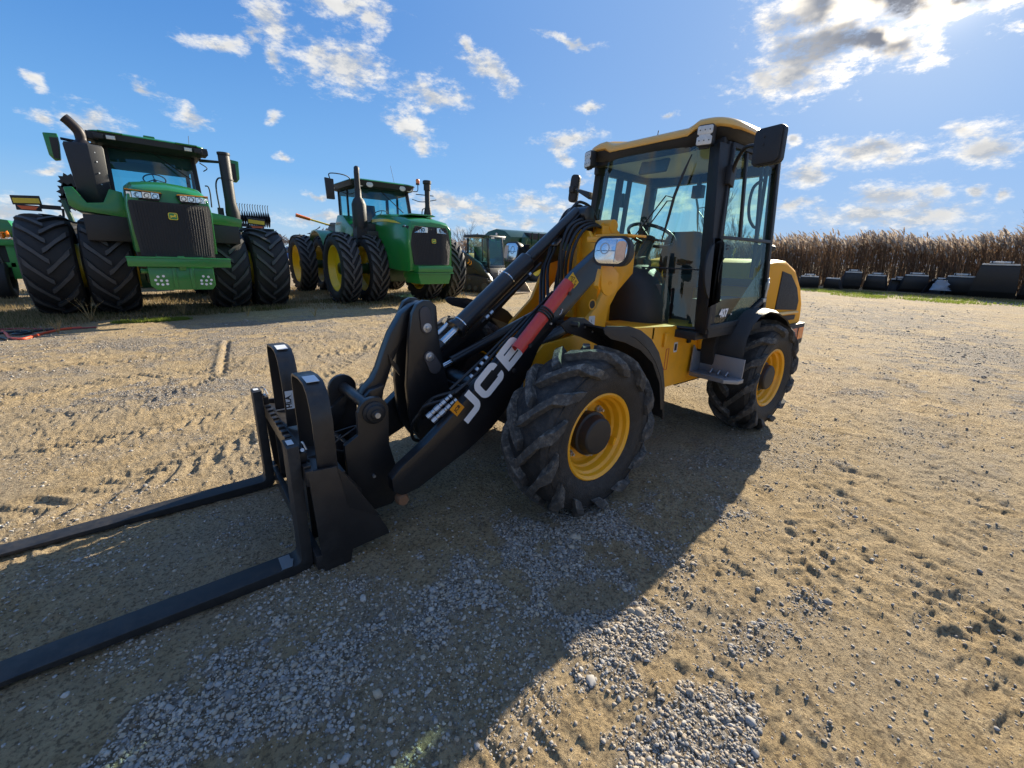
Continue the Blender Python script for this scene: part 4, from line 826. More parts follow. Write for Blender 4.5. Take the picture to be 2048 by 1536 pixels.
# oval black bulge behind the front post
m = MB(); ov = [(-1.19+.165*math.cos(R(a)), 1.345+.205*math.sin(R(a))) for a in range(-100, 105, 12)] + [(-1.19, 1.56), (-1.12, 1.56), (-1.10, 1.12)]
m.prism(ov, 1, .0, .014, fn=lambda x_, y_, z_: (x_, side_y(z_)+y_-.002, z_)); m.build('lock_cover', PLB, dr, bev=.006)
m = MB(); m.tube([(-1.25+.05*math.cos(R(a)), side_y(1.34)+.014, 1.34+.10*math.sin(R(a))) for a in range(-80, 81, 16)], .004, 6); m.build('cover_rib', PLB, dr)
text('model_number', '407', .078, (-1.335, side_y(1.06)+.0135-.012, 1.062), (-1, 0, 0), (0, -.085, 1), WHT, dr, bold=.035, shear=.15)
text('model_number', 'zx', .022, (-1.455, side_y(1.06)+.0015, 1.052), (-1, 0, 0), (0, -.085, 1), WHT, dr)
# grab handle inside rear
m = MB(); m.tube(bez([(-1.84, .60, 2.0), (-1.80, .60, 1.99), (-1.70, .60, 1.93), (-1.68, .60, 1.82), (-1.72, .60, 1.73), (-1.80, .60, 1.68), (-1.84, .60, 1.67)], 6), .011, 8); m.tube([(-1.86, .60, 2.12), (-1.88, .62, 1.3)], .014, 8); m.build('grab_handle', BLKM, CB)
m = MB(); m.cyl((-1.975, .715, 1.15), (-1.975, .715, 1.30), .010, 8); m.box((-1.975, .715, 1.24), (.03, .02, .06)); m.box((-1.965, .712, 1.13), (.05, .02, .03)); m.build('door_hinge', ZNC, CB, bev=.002)
m = MB()
for z0_ in (1.50, 1.52): m.box((-1.30-.03, .665, z0_), (.03, .012, .012))
m.build('window_catch', BLKM, dr)
# far side and rear glass
m = MB(); m.add([(-1.30, -(far_y(.97)-.012), .97), (-1.99, -(far_y(.97)-.012), .97), (-1.99, -(far_y(2.12)-.012), 2.12), (-1.34, -(far_y(2.12)-.012), 2.12)], [(0, 1, 2, 3)]); m.build('side_window', GLS, CB, smooth=0)
m = MB(); m.add([(-2.03, -.54, 1.28), (-2.03, .62, 1.28), (-2.03, .58, 2.08), (-2.03, -.50, 2.08)], [(0, 1, 2, 3)]); m.build('rear_window', GLS, CB, smooth=0)
# black cowl ahead of the cab
def cowl(z, w, xf, n=14):
    out = []
    for i in range(n+1):
        a = math.pi*(i/n); y = math.cos(a); s_ = math.sin(a)**.55; out.append((-1.18 + (xf+1.18)*s_, .03 + y*w, z))
    return out
m = MB(); sec = [cowl(.90, .34, -.88), cowl(.96, .355, -.87), cowl(1.10, .35, -.87), cowl(1.20, .325, -.88), cowl(1.28, .28, -.91), cowl(1.34, .21, -.97), cowl(1.375, .12, -1.04)]
m.loft(sec, cap=True); m.build('cowl', PLB, CB, smooth=45)
m = MB(); m.box((-1.08, .30, 1.10), (.05, .10, .30), rz=.5, ry=.1); m.build('heater_duct', DSH, CB, bev=.01)
# interior
ST = empty('seat', (0, 0, 0), 0, LD)
m = MB(); m.loft([[(-1.90+x_, y_, z_) for y_, x_ in rrect(.44*k, .11, .04, 3)] for k, z_ in ((.9, 1.28), (1.0, 1.36), (.95, 1.50), (.80, 1.60), (.62, 1.655))]); m.build('backrest', SEAT, ST, bev=.012, smooth=60)
m = MB(); m.prism(rrect(.46, .44, .08, 4, -1.68, 0), 2, 1.19, 1.30); m.build('seat_cushion', SEAT, ST, bev=.025); m = MB(); m.bb(-1.86, -1.52, -.17, .17, .94, 1.19); m.build('seat_base', BLKM, ST, bev=.01)
m = MB(); m.bb(-1.95, -1.45, -.54, -.36, .94, 1.42); m.bb(-1.60, -1.38, -.50, -.38, 1.42, 1.52); m.bb(-1.95, -1.4, .42, .60, .94, 1.14); m.prism([(-1.30, 1.40), (-1.22, 1.44), (-1.10, 1.42), (-1.12, 1.30), (-1.28, 1.30)], 1, -.46, .10)
m.prism([(-1.28, .94), (-1.24, 1.40), (-1.18, 1.42), (-1.14, 1.3), (-1.13, .94)], 1, -.30, .12); m.tube([(-1.26, -.03, 1.30), (-1.40, -.015, 1.56)], [.06, .04], 12); m.build('dashboard', DSH, CB, bev=.01)
m = MB(); c = Vector((-1.41, -.015, 1.60)); ax = Vector((-.42, 0, .90)).normalized(); _, u, w2 = ortho(ax); pts = [c + (u*math.cos(R(a)) + w2*math.sin(R(a)))*.19 for a in range(0, 361, 12)]
m.tube(pts, .0135, 10)
for a in (35, 145, 270): m.tube([c-ax*.03, c + (u*math.cos(R(a)) + w2*math.sin(R(a)))*.19], .011, 6)
m.cyl(c-ax*.05, c-ax*.015, .045); m.build('steering_wheel', HOSE, CB)
m = MB(); m.box((-1.27, .04, 2.085), (.03, .24, .10), rz=.0, ry=-.35); m.build('interior_mirror', DSH, CB, bev=.012)
m = MB(); m.box((-1.95, .03, 1.98), (.06, .09, .10)); m.box((-1.95, .03, 2.06), (.03, .03, .08)); m.box((-1.70, -.56, 1.93), (.06, .03, .12)); m.box((-1.30, -.50, 1.70), (.04, .07, .05)); m.box((-1.33, -.545, 1.60), (.02, .02, .22)); m.build('radio_bracket', BLKM, CB, bev=.004)
m = MB(); m.tube([(-1.55, -.42, 1.50), (-1.50, -.42, 1.62)], .012, 8); m.build('joystick', BLKM, CB)
# wipers
def wiper(px, pts, arm, par=CB):
    m = MB(); m.tube(pts, [.004, .010, .011, .010, .004], 6); m.build('wiper_blade', HOSE, par)
    m = MB(); [m.tube(a, .0045, 6) for a in arm]; m.build('wiper_arm', BLKM, par)
xw = -1.035
wiper(0, [(xw-.045, .455, 2.08), (xw-.02, .425, 1.96), (xw, .395, 1.83), (xw+.01, .375, 1.68), (xw+.02, .35, 1.53)], [[(xw, .388, 1.82), (xw+.015, .34, 1.835), (xw+.05, .07, 1.49)], [(xw, .392, 1.80), (xw+.015, .355, 1.80), (xw+.05, .105, 1.455)]])
wiper(0, [(-2.045, -.062, 2.04), (-2.05, -.04, 1.95), (-2.05, -.01, 1.86), (-2.05, .005, 1.75), (-2.05, .02, 1.66)], [[(-2.05, -.005, 1.86), (-2.05, .05, 1.865), (-2.05, .14, 1.74)], [(-2.05, -.005, 1.84), (-2.05, .13, 1.70)]])
# work lamps on roof corners
def worklamp(c, yaw):
    o = empty('work_lamp', c, yaw, LD); m = MB(); m.prism(rrect(.105, .125, .018, 3), 0, -.05, .0); m.bb(-.03, -.01, -.03, .03, -.075, -.05); m.build('lamp_housing', PLB, o, bev=.003)
    m = MB(); m.prism(rrect(.094, .050, .010, 3, 0, .030), 0, .0, .006); m.prism(rrect(.094, .050, .010, 3, 0, -.030), 0, .0, .006); m.prism(rrect(.07, .03, .004, 2), 0, .0, .005); m.build('lamp_lens', LENSW, o, bev=.002)
    m = MB()
    for z_ in (.03, -.03):
        for y_ in (-.03, 0, .03): m.cyl((.006, y_, z_), (.0075, y_, z_), .004, 8)
    m.build('diode', DSH, o)
worklamp((-1.085, .525, 2.180), R(12)); worklamp((-1.12, -.50, 2.185), R(-18))
# mirrors
def mirror(s, c, w, h, yaw, rx=0):
    o = empty('side_mirror', c, yaw, LD); m = MB(); m.prism(rrect(w, h, .03, 4), 0, -.012, .030); m.prism(rrect(w*.9, h*.92, .03, 4), 0, .030, .042); m.build('mirror_shell', PLB, o, bev=.006)
    m = MB(); m.prism(rrect(w*.93, h*.93, .025, 4), 0, -.015, -.012); m.build('mirror_glass', MIRR, o); m = MB()
    m.tube([(.043, -s*.02, .05), (.046, -s*.02, .05)], .006, 8); m.tube([(.043, -s*.02, .01), (.046, -s*.02, .01)], .006, 8); m.build('screw', BLKM, o); o.rotation_euler = (rx, 0, yaw); return o
mirror(1, (-1.10, .930, 2.055), .165, .20, R(-4), R(2)); mirror(-1, (-1.40, -.90, 2.03), .085, .24, R(20), R(-6))
m = MB(); m.tube(bez([(-1.25, .655, 1.96), (-1.20, .70, 2.03), (-1.12, .78, 2.075), (-1.08, .86, 2.07)], 6), .012, 10); m.prism([(-1.21, 1.90), (-1.27, 1.88), (-1.28, 2.0), (-1.22, 2.01)], 1, .62, .67); m.build('mirror_arm', BLKM, LD, bev=.003)
m = MB(); m.tube(bez([(-1.28, -.60, 1.96), (-1.30, -.75, 2.0), (-1.36, -.88, 2.02)], 6), .006, 8); m.loft([[(-1.24, -.57, 1.90), (-1.24, -.57, 1.96), (-1.30, -.58, 1.96), (-1.30, -.58, 1.90)], [(-1.26, -.74, 1.98), (-1.26, -.74, 2.0), (-1.285, -.74, 2.0), (-1.285, -.74, 1.98)]]); m.box((-1.36, -.88, 2.02), (.06, .06, .05)); m.build('mirror_arm', BLKM, LD, bev=.003)

# engine hood behind the cab
HP = [(-2.10, 1.41), (-2.36, 1.44), (-2.55, 1.445), (-2.80, 1.37), (-3.0, 1.22), (-3.13, 1.05), (-3.17, .90), (-3.14, .60), (-3.0, .50), (-2.60, .50), (-2.60, .98), (-2.10, 1.02)]
def hood_ring(y, k):
    cx, cz = -2.55, .95; return [(cx+(x_-cx)*k, y, cz+(z_-cz)*k) for x_, z_ in HP]
m = MB(); m.loft([hood_ring(-.62, .90), hood_ring(-.60, .97), hood_ring(-.52, 1.0), hood_ring(.52, 1.0), hood_ring(.60, .97), hood_ring(.62, .90)]); hd = m.build('engine_hood', YELH, LD, bev=.01, smooth=40)
for s in (1, -1):
    m = MB(); m.prism([(-2.46, 1.35), (-2.66, 1.32), (-2.86, 1.20), (-2.96, 1.08), (-2.96, .99), (-2.46, 1.02)], 1, s*.612, s*.628); m.prism([(-2.50, .955), (-2.50, .905), (-2.95, .90), (-2.96, .945)], 1, s*.612, s*.628); m.build('side_grille', mat('grille mesh', (.02, .02, .022), .6, bump=.8, bscale=260) if s > 0 else PLB, hd, bev=.004)
    m = MB(); m.prism([(-2.44, .992), (-2.96, .985), (-2.98, .965), (-2.44, .962)], 1, s*.60, s*.645); m.build('hood_rail', mat('rail yellow', (.72, .50, .2), .35, coat=.4) if s > 0 else YEL, hd, bev=.006)
    L_ = empty('tail_lamp', (0, 0, 0), 0, LD); m = MB(); m.prism([(-2.72, .86), (-3.16, .86), (-3.18, .66), (-2.90, .60), (-2.76, .70)], 1, s*.56, s*.66); m.build('lamp_housing', PLB, L_, bev=.008); m = MB(); m.prism([(-2.86, .82), (-2.98, .82), (-3.0, .70), (-2.88, .68)], 1, s*.66, s*.664); m.build('lamp_lens', mat('red lens', (.5, .05, .02), .15, coat=.7), L_); m = MB(); m.prism([(-3.02, .82), (-3.14, .82), (-3.15, .71), (-3.03, .70)], 1, s*.66, s*.664); m.build('amber_lens', AMB, L_)
m = MB(); m.lathe([(0, .05), (.03, .055), (.05, .085), (.085, .09), (.10, .07), (.10, .0001)], (-2.30, .50, 1.46), (0, 0, 1), 28); m.cyl((-2.15, .50, 1.46), (-2.15, .50, 1.56), .03); m.tube(bez([(-2.08, .55, 1.38), (-2.12, .56, 1.52), (-2.2, .53, 1.56), (-2.3, .5, 1.54)], 6), .02, 10); m.build('air_intake', PLB, LD, bev=.004)
m = MB(); m.cyl((-2.55, -.30, 1.40), (-2.55, -.30, 1.70), .035); m.build('exhaust_pipe', BLKM, LD)
m = MB(); m.bb(-3.20, -3.0, -.62, .62, .46, .62); m.bb(-3.02, -2.6, -.45, .45, .38, .52); m.build('counterweight', BLKM, LD, bev=.02)
# ------------------------------------------------------------------ big green tractors
GRILL = mat('grille black', (.010, .010, .011), .55, bump=.5, bscale=120)
DEK = mat('deck steel', (.03, .035, .03), .6, var=.3)
LAMPG = mat('tractor headlamp', (.62, .66, .68), .12, metal=.8, var=.35, vscale=22)
def tractor_wheel(par, x, y, Rr, Wt, rim_r, nl, proto, side, dish, rimlip=True):
    w = empty('wheel', (x, y, Rr-.02), 0, par)
    if proto:
        for ch in proto.children:
            c = ch.copy(); COL.objects.link(c); c.parent = w
        if proto['side'] != side: w.scale = (1, -1, 1)
        w['side'] = side; w.rotation_euler = (0, R(random.uniform(0, 18)), 0); return w
    make_tyre('tyre', Rr, Wt, rim_r, .055, .075, nl, .46, RUBT, w, reach=.62, n=64, lugmat=LUGT)
    s = side; r = rim_r; m = MB(); hw = Wt*.36
    m.lathe([(-hw, r+.01), (-hw, r-.03), (-hw+.1, r-.06), (hw-dish, r-.08), (hw-dish, .10), (hw-dish+.03, .10), (hw-dish+.03, r-.11), (hw-.08, r-.06), (hw, r-.03), (hw+.005, r+.012)], (0, 0, 0), (0, s, 0), 56)
    for k in range(10):
        a = R(36*k); c = Vector((.21*math.cos(a), s*(hw-dish+.03), .21*math.sin(a))); m.cyl(c, c+Vector((0, s*.03, 0)), .02, 6)
    m.cyl((0, -s*(hw+.14), 0), (0, -s*hw*.2, 0), rim_r*.80, 32); m.build('rim', TYEL, w, bev=0)
    m = MB(); m.cyl((0, s*(hw-dish+.03), 0), (0, s*(hw-dish+.10), 0), .13, 24); m.cyl((0, -s*hw, 0), (0, s*hw*.3, 0), .16, 20); m.build('hub', GRND, w, bev=.005)
    w['side'] = side; w.rotation_euler = (0, R(5), 0); return w
def badge(par, x, y, z, s):
    m = MB(); m.prism(rrect(s*1.15, s, s*.22, 4, y, z), 0, x, x+.008); b = m.build('badge', mat('badge yellow', (.75, .62, .05), .4), par)
    m = MB(); m.prism(rrect(s*.98, s*.84, s*.18, 4, y, z), 0, x+.008, x+.010); m.build('badge_field', GRN, b)
    D_ = [(-.42, -.02), (-.34, .10), (-.22, .12), (-.02, .06), (.14, .12), (.20, .26), (.10, .34), (.26, .30), (.34, .22), (.42, .20), (.36, .12), (.28, .04), (.40, -.10), (.34, -.14), (.18, -.04), (.02, -.10), (-.14, -.10), (-.30, -.26), (-.42, -.28), (-.26, -.14), (-.32, -.02)]
    m = MB(); m.prism([(y+a*s, z+c*s) for a, c in D_], 0, x+.010, x+.012); m.build('badge_emblem', TYEL, b, smooth=0)
def sect(zb, zs, zt, w, x, n=None): # hood section, y-z
    return [(x, -w, zb), (x, -w*1.01, zs), (x, -w*.95, zt-.12), (x, -w*.80, zt-.035), (x, -w*.45, zt), (x, 0, zt+.02), (x, w*.45, zt), (x, w*.80, zt-.035), (x, w*.95, zt-.12), (x, w*1.01, zs), (x, w, zb)]
def xprism(mb, pts, x0, x1): return mb.prism(pts, 0, x0, x1)
def cab(par, xf, xr, w, z0, z1, lean, mt_frame, liner_drop=.16, glassm=GLT, wl=None, wz=.30):
    """posts and glass of a tractor cab; front leans forward at the bottom"""
    m = MB(); pw = .045
    for s in (1, -1):
        m.loft([[(xf+lean, s*(w-pw*2.0), z0), (xf+lean, s*w, z0), (xf+lean-pw*1.6, s*w, z0), (xf+lean-pw*1.6, s*(w-pw*2.0), z0)], [(xf, s*(w*.98-pw*2.0), z1), (xf, s*w*.98, z1), (xf-pw*1.6, s*w*.98, z1), (xf-pw*1.6, s*(w*.98-pw*2.0), z1)]])
        m.bb(xr, xr+.07, s*(w-.08), s*w, z0, z1); m.bb((xf+xr)/2-.03, (xf+xr)/2+.04, s*(w-.05), s*w, z0, z1); m.bb(xr, xf+lean-.02, s*(w-.05), s*(w+.005), z0-.05, z0+.03)
    m.bb(xr, xr+.06, -w, w, z0-.05, z0+.05); m.bb(xf-.08, xf-.01, -w+.1, w-.1, z1-.05, z1); m.bb(xf+lean-.08, xf+lean-.01, -w, w, z0-.05, z0+.02)
    f = m.build('cab_frame', mt_frame, par, bev=.006)
    m = MB(); n = 10; secs = []
    for zz, xx, ww in ((z0+.02, xf+lean, w-.09), ((z0+z1)/2, xf+lean*.5, w-.095), (z1-.04, xf, w*.98-.09)):
        secs.append([(xx + .06*(1-(abs(2*i/n-1))**2), (2*i/n-1)*ww, zz) for i in range(n+1)])
    m.loft(secs, closed=False, cap=False); m.build('windshield', glassm, par, smooth=70)
    for s in (1, -1): m = MB(); m.add([(xf+lean-.05, s*(w-.02), z0), (xr+.05, s*(w-.02), z0), (xr+.05, s*(w-.02), z1), (xf-.05, s*(w-.03), z1)], [(0, 1, 2, 3)]); m.build('side_glass', glassm, par, smooth=0)
    m = MB(); m.add([(xr+.03, -w+.06, z0), (xr+.03, w-.06, z0), (xr+.03, w-.06, z1), (xr+.03, -w+.06, z1)], [(0, 1, 2, 3)]); m.build('rear_glass', glassm, par, smooth=0)
    m = MB(); m.bb(xr, xf-.06, -w+.02, w-.02, z1-.06, z1+.02); m.bb(xr+.03, xf-.10, -w+.06, w-.06, z1-liner_drop, z1-.05); m.build('headliner', mat('cab liner', (.10, .105, .11), .8), par, bev=.02)
    sx = (xf+xr)/2-.15; m = MB(); m.bb(sx-.28, sx+.22, -.24, .24, z0-.15, z0+.10); m.prism([(sx-.30, z0+.1), (sx-.18, z0+.1), (sx-.28, z0+.62), (sx-.38, z0+.60)], 1, -.22, .22); m.bb(sx-.3, sx+.5, -.48, -.30, z0-.1, z0+.22); m.build('seat', SEAT, par, bev=.03)
    c = Vector((xf-.25, wl or 0, z0+wz)); ax = Vector((-.45, 0, .9)).normalized(); _, u, v = ortho(ax); m = MB(); pts = [c+(u*math.cos(R(a))+v*math.sin(R(a)))*.20 for a in range(0, 361, 15)]; m.tube(pts, .013, 8)
    for a in (20, 140, 260): m.tube([c, c+(u*math.cos(R(a))+v*math.sin(R(a)))*.2], .010, 6)
    m.tube([c, c-ax*.35], .03, 8); m.build('steering_wheel', HOSE, par)
def warning_arm(par, s, y0, x, z, y1, z1):
    m = MB(); m.tube(bez([(x, s*y0, z), (x, s*(y0+.28), z-.0), (x, s*(y0+.45), z+.12), (x, s*(y1-.40), z1-.16), (x, s*(y1-.42), z1)], 5), .020, 8); m.bb(x-.02, x+.02, s*(y1-.40), s*(y1-.1), z1-.03, z1+.05); a = m.build('warning_arm', BLKM, par)
    m = MB(); m.box((x+.03, s*(y1+.06), z1+.11), (.02, .40, .17), rx=s*R(-4)); m.box((x+.03, s*(y1+.05), z1-.03), (.07, .34, .10)); p_ = m.build('warning_panel', BLKM, a, bev=.005)
    m = MB(); m.box((x+.043, s*(y1+.06), z1+.10), (.008, .36, .09), rx=s*R(-4)); m.build('yellow_reflector', TYEL, p_); m = MB(); m.prism([(s*(y1-.09), z1+.0), (s*(y1+.20), z1+.0), (s*(y1+.15), z1-.065), (s*(y1-.04), z1-.065)], 0, x+.066, x+.078); m.build('red_reflector', mat('red orange reflector', (.80, .13, .03), .4), p_)

def tractor_one():
    T = empty('articulated_tractor', (1.66, -10.42, 0), R(93), rx=0); T.rotation_euler = (R(-.7), 0, R(93))
    tag(T, 'big green tractor on wide dual tyres seen head on, boxy black muffler beside the cab', 'tractor', 'green dual-wheel tractors on the yard')
    pr = None
    for x in (0, -3.75):
        for s in (-1, 1):
            for y in (1.86, 1.02):
                w = tractor_wheel(T, x, s*y, .965,   .78, .54, 16, pr, s, .22 if y > 1.5 else .35); pr = pr or w
    m = MB(); m.cyl((0, -1.9, .93), (0, 1.9, .93), .14); m.cyl((-3.75, -1.9, .93), (-3.75, 1.9, .93), .14); m.bb(-.4, .4, -.5, .5, .62, 1.2); m.bb(-4.3, -3.3, -.5, .5, .62, 1.5); m.bb(-3.4, .4, -.25, .25, .7, 1.05); m.build('axle_beam', GRND, T, bev=.03)
    # hood and grille
    m = MB(); m.loft([sect(1.28, 2.05, 2.34, .605, 2.17), sect(1.28, 2.05, 2.40, .615, 2.10), sect(1.30, 2.1, 2.50, .62, 1.7), sect(1.30, 2.15, 2.58, .62, 1.1), sect(1.30, 2.2, 2.62, .62, .4), sect(1.3, 2.2, 2.62, .60, -.1)]); h = m.build('hood', GRN, T, bev=.01, smooth=35)
    m = MB(); n = 12
    def gr(z, w, x): return [(x + .10*(1-(2*i/n-1)**2), (2*i/n-1)*w, z) for i in range(n+1)] + [(x-.12, w*1.0, z), (x-.12, -w, z)]
    m.loft([gr(1.22, .545, 2.24), gr(1.6, .575, 2.21), gr(1.95, .588, 2.185), gr(2.15, .592, 2.165)]); g = m.build('grille', GRILL, h, smooth=30)
    m = MB()
    for i in range(27):
        y = -.52+.04*i; x = 2.215+.10*(1-(y/.56)**2); m.tube([(x+.03, y*.96, 1.25), (x+.005, y, 1.7), (x-.028, y*1.02, 2.12)], .004, 4)
    m.build('grille_ribs', PLB, g)
    for s in (1, -1):
        L = empty('headlamp', (0, 0, 0), 0, T); m = MB(); P_ = [(s*.60, 2.315), (s*.60, 2.16), (s*.16, 2.165), (s*.10, 2.28)]
        def fx(x_, y_, z_): return (x_ + .095*(1-(y_/.59)**2) - .10*abs(y_/.6)**6, y_, z_)
        m.prism(P_, 0, 2.10, 2.205, fn=fx); m.build('lamp_housing', GRILL, L)
        for (y0, y1) in ((.585, .525), (.515, .385), (.375, .265), (.255, .15)):
            m = MB(); m.prism([(s*y0, 2.290), (s*y0, 2.192), (s*y1, 2.195), (s*y1, 2.280)], 0, 2.18, 2.212, fn=fx); m.build('lamp_lens', LAMPG, L)
            if y0 < .55:
                ym = s*(y0+y1)/2; xx = fx(2.212, ym, 0)[0]; m = MB(); m.lathe([(0, .040), (.006, .040), (.006, .030), (0, .030)], (xx, ym, 2.236), (1, 0, 0), 18); m.build('reflector_ring', DSH, L)
        m = MB(); m.prism([(s*.60, 2.335), (s*.60, 2.318), (s*.10, 2.286), (s*.12, 2.300)], 0, 2.12, 2.222, fn=fx); m.build('marker_strip', mat('amber strip', (.6, .25, .03), .3), L)
    badge(T, 2.305, .0, 1.92, .12)
    # front bar, bracket
    m = MB(); m.bb(2.38, 2.50, -.76, .76, 1.04, 1.21); m.bb(2.3, 2.44, -.05, .05, .98, 1.23); m.bb(2.36, 2.52, -.77, .77, 1.185, 1.20); m.build('front_bar', GRN, T, bev=.01)
    m = MB(); m.prism([(-.50, 1.03), (-.50, .70), (-.42, .62), (.42, .62), (.48, .70), (.48, 1.03)], 0, 2.20, 2.36); m.bb(2.1, 2.38, -.16, -.10, .64, 1.03); m.bb(2.1, 2.38, .10, .16, .64, 1.03); m.bb(1.2, 2.3, -.35, .35, .75, 1.25); m.cyl((2.2, -.60, .95), (2.2, -.48, .95), .04); b = m.build('weight_bracket', GRN, T, bev=.01)
    for s in (1, -1):
        for (y, z) in ((.38, .86), (.30, .87), (.42, .80), (.34, .79), (.26, .79), (.40, .73), (.33, .72), (.26, .73)):
            m = MB(); m.cyl((2.36, s*y, z), (2.364, s*y, z), .022, 14); m.build('reflective_dot', WHT, b)
    # deck and steps
    m = MB(); m.prism([(-1.42, 2.36), (-1.40, 2.05), (-1.30, 1.98), (-.62, 1.90), (-.62, 2.36), (-.80, 2.40), (-.92, 2.15), (-1.15, 2.12), (-1.30, 2.38)], 0, -.8, .9); m.build('deck', GRN, T, bev=.012); m = MB(); m.prism([(.62, 2.15), (.62, 1.9), (1.30, 1.86), (1.34, 2.02), (1.2, 2.06)], 0, -.8, .9); m.build('deck', GRN, T, bev=.012)
    m = MB(); m.bb(-.7, 1.9, -.60, .60, 1.0, 1.9); m.bb(-.6, .9, -1.25, -.6, 1.45, 1.92); m.bb(-.6, .9, .6, 1.25, 1.5, 1.88); m.build('engine_frame', BLKM, T, bev=.02)
    # cab
    cab(T, -.42, -2.1, .80, 2.26, 3.36, .22, PLB, .26, wz=.56)
    def rring(z, k, xf=.10, xr=-2.3, w=.95): return [(p[0], p[1], z) for p in rrect((xf-xr)*k, 2*w*k, .16, 4, (xf+xr)/2, 0)]
    m = MB(); m.loft([rring(3.505, 1.0), rring(3.525, .995), rring(3.552, .93), rring(3.56, .5)]); m.prism([(-.10, 3.545), (.10, 3.545), (.09, 3.60), (-.09, 3.60)], 0, -.3, -.05); m.bb(-.02, .13, .42, .80, 3.505, 3.535); m.bb(-.02, .13, -.80, -.42, 3.505, 3.535); r = m.build('roof', GRN, T, bev=.01, smooth=40)
    m = MB(); m.loft([rring(3.34, .90), rring(3.40, .985), rring(3.504, .99)]); m.bb(-.35, .09, .80, .98, 3.37, 3.50); m.bb(-.35, .09, -.98, -.80, 3.37, 3.50); m.build('roof_underside', PLB, T, smooth=40)
    for s in (1, -1):
        for y, mt_ in ((.62, LENSW), (.80, PLB), (.93, LAMPG)):
            m = MB(); m.box((.145 if y < .9 else .05, s*y, 3.42), (.05, .15 if y < .9 else .12, .09)); o = m.build('roof_lamp', PLB, T, bev=.008); m = MB(); m.box((.172 if y < .9 else .085, s*y, 3.42), (.008, .13 if y < .9 else .08, .065)); m.build('lamp_lens', mt_, o, bev=.003)
    m = MB(); m.tube([(-.3, .70, 3.55), (-.32, .72, 3.78)], .005, 5); m.build('aerial', BLKM, T)
    m = MB(); m.tube([(-.28, .05, 3.30), (-.14, .62, 2.86)], .013, 6); m.build('wiper', HOSE, T); m = MB(); m.tube([(-2.0, -.1, 2.9), (-2.0, -.5, 2.4)], .013, 6); m.build('rear_wiper', HOSE, T)
    # muffler box and curved outlet
    m = MB(); m.loft([[(x_, y_, z_) for x_, y_ in q] for q, z_ in (([(.0, -1.16), (.40, -1.16), (.46, -.95), (.42, -.80), (.0, -.80)], 2.12), ([(-.05, -1.26), (.42, -1.26), (.52, -.98), (.45, -.78), (-.05, -.78)], 2.30), ([(-.08, -1.32), (.42, -1.32), (.56, -.98), (.46, -.76), (-.08, -.76)], 3.15), ([(-.06, -1.30), (.40, -1.30), (.53, -.98), (.44, -.78), (-.06, -.78)], 3.20))]); mf = m.build('muffler_box', PLB, T, bev=.012)
    m = MB(); m.tube(bez([(.18, -1.05, 3.16), (.18, -1.05, 3.30), (.18, -1.07, 3.44), (.18, -1.17, 3.58), (.18, -1.23, 3.64)], 5), [.17, .165, .16, .13, .10]+[.088]*16, 20); m.build('exhaust_outlet', mat('rusted outlet', (.022, .018, .02), .5, .4, var=.3), mf)
    for z_ in (2.5, 2.7, 2.9, 3.06):
        m = MB(); m.cyl((.50, -.90, z_), (.515, -.89, z_), .012, 8); m.build('bolt', ZNC, mf)
    # intake stack, handrails
    m = MB(); m.tube([(.15, 1.30, 1.95), (.15, 1.30, 2.20), (.15, 1.28, 2.42), (.15, 1.27, 3.40), (.15, 1.27, 3.46)], [.13, .15, .115, .118, .09], 20); m.lathe([(0, .125), (.02, .125), (.02, .1), (0, .1)], (.15, 1.28, 2.90), (0, 0, 1), 24); m.lathe([(0, .128), (.05, .13), (.06, .05), (.06, .0001)], (.15, 1.27, 3.42), (0, 0, 1), 24); m.build('intake_stack', PLB, T, bev=.004)
    m = MB(); m.tube(bez([(.0, 1.22, 2.95), (.0, 1.12, 2.93), (.0, 1.06, 2.75), (.0, 1.07, 2.25)], 5), .016, 8); m.tube(bez([(-.1, .86, 2.75), (-.1, .92, 2.74), (-.1, .94, 2.6), (-.1, .93, 2.3)], 5), .014, 8); m.bb(-.05, .05, 1.03, 1.14, 2.1, 2.3); m.build('handrail', BLKM, T)
    # mirrors
    for s in (1, -1):
        m = MB(); m.tube([(-.3, s*.85, 3.30), (-.1, s*1.35, 3.31)], [.035, .025], 8); m.tube(bez([(-.3, s*.85, 3.25), (-.3, s*.98, 3.16), (-.3, s*.9, 3.08)], 4), .012, 6); a = m.build('mirror_arm', BLKM, T)
        m = MB(); y0, y1 = s*1.38, s*1.58; m.prism([(y0, 3.38), (y1, 3.36), (s*1.56, 2.98), (s*1.50, 2.90), (s*1.41, 2.92), (y0, 3.2)], 0, -.17, .0); mi = m.build('side_mirror', GRN, a, bev=.02); m = MB(); m.prism([(y0, 3.30), (s*1.50, 3.29), (s*1.50, 2.93), (s*1.42, 2.93)], 0, .0, .012); m.build('mirror_back', BLKM, mi)
    warning_arm(T, -1, 1.20, -.5, 1.80, 2.00, 2.05); warning_arm(T, 1, 1.35, -.6, 1.86, 1.85, 1.97)
    # rear frame
    m = MB(); m.prism([(-2.4, 1.2), (-2.4, 2.0), (-3.2, 2.1), (-4.6, 1.9), (-4.8, 1.2), (-4.4, .9)], 1, -.62, .62); m.build('rear_frame', GRN, T, bev=.03); m = MB(); m.bb(-3.0, -2.4, -1.2, 1.2, 1.1, 1.9); m.build('fuel_tank', PLB, T, bev=.06)
tractor_one()

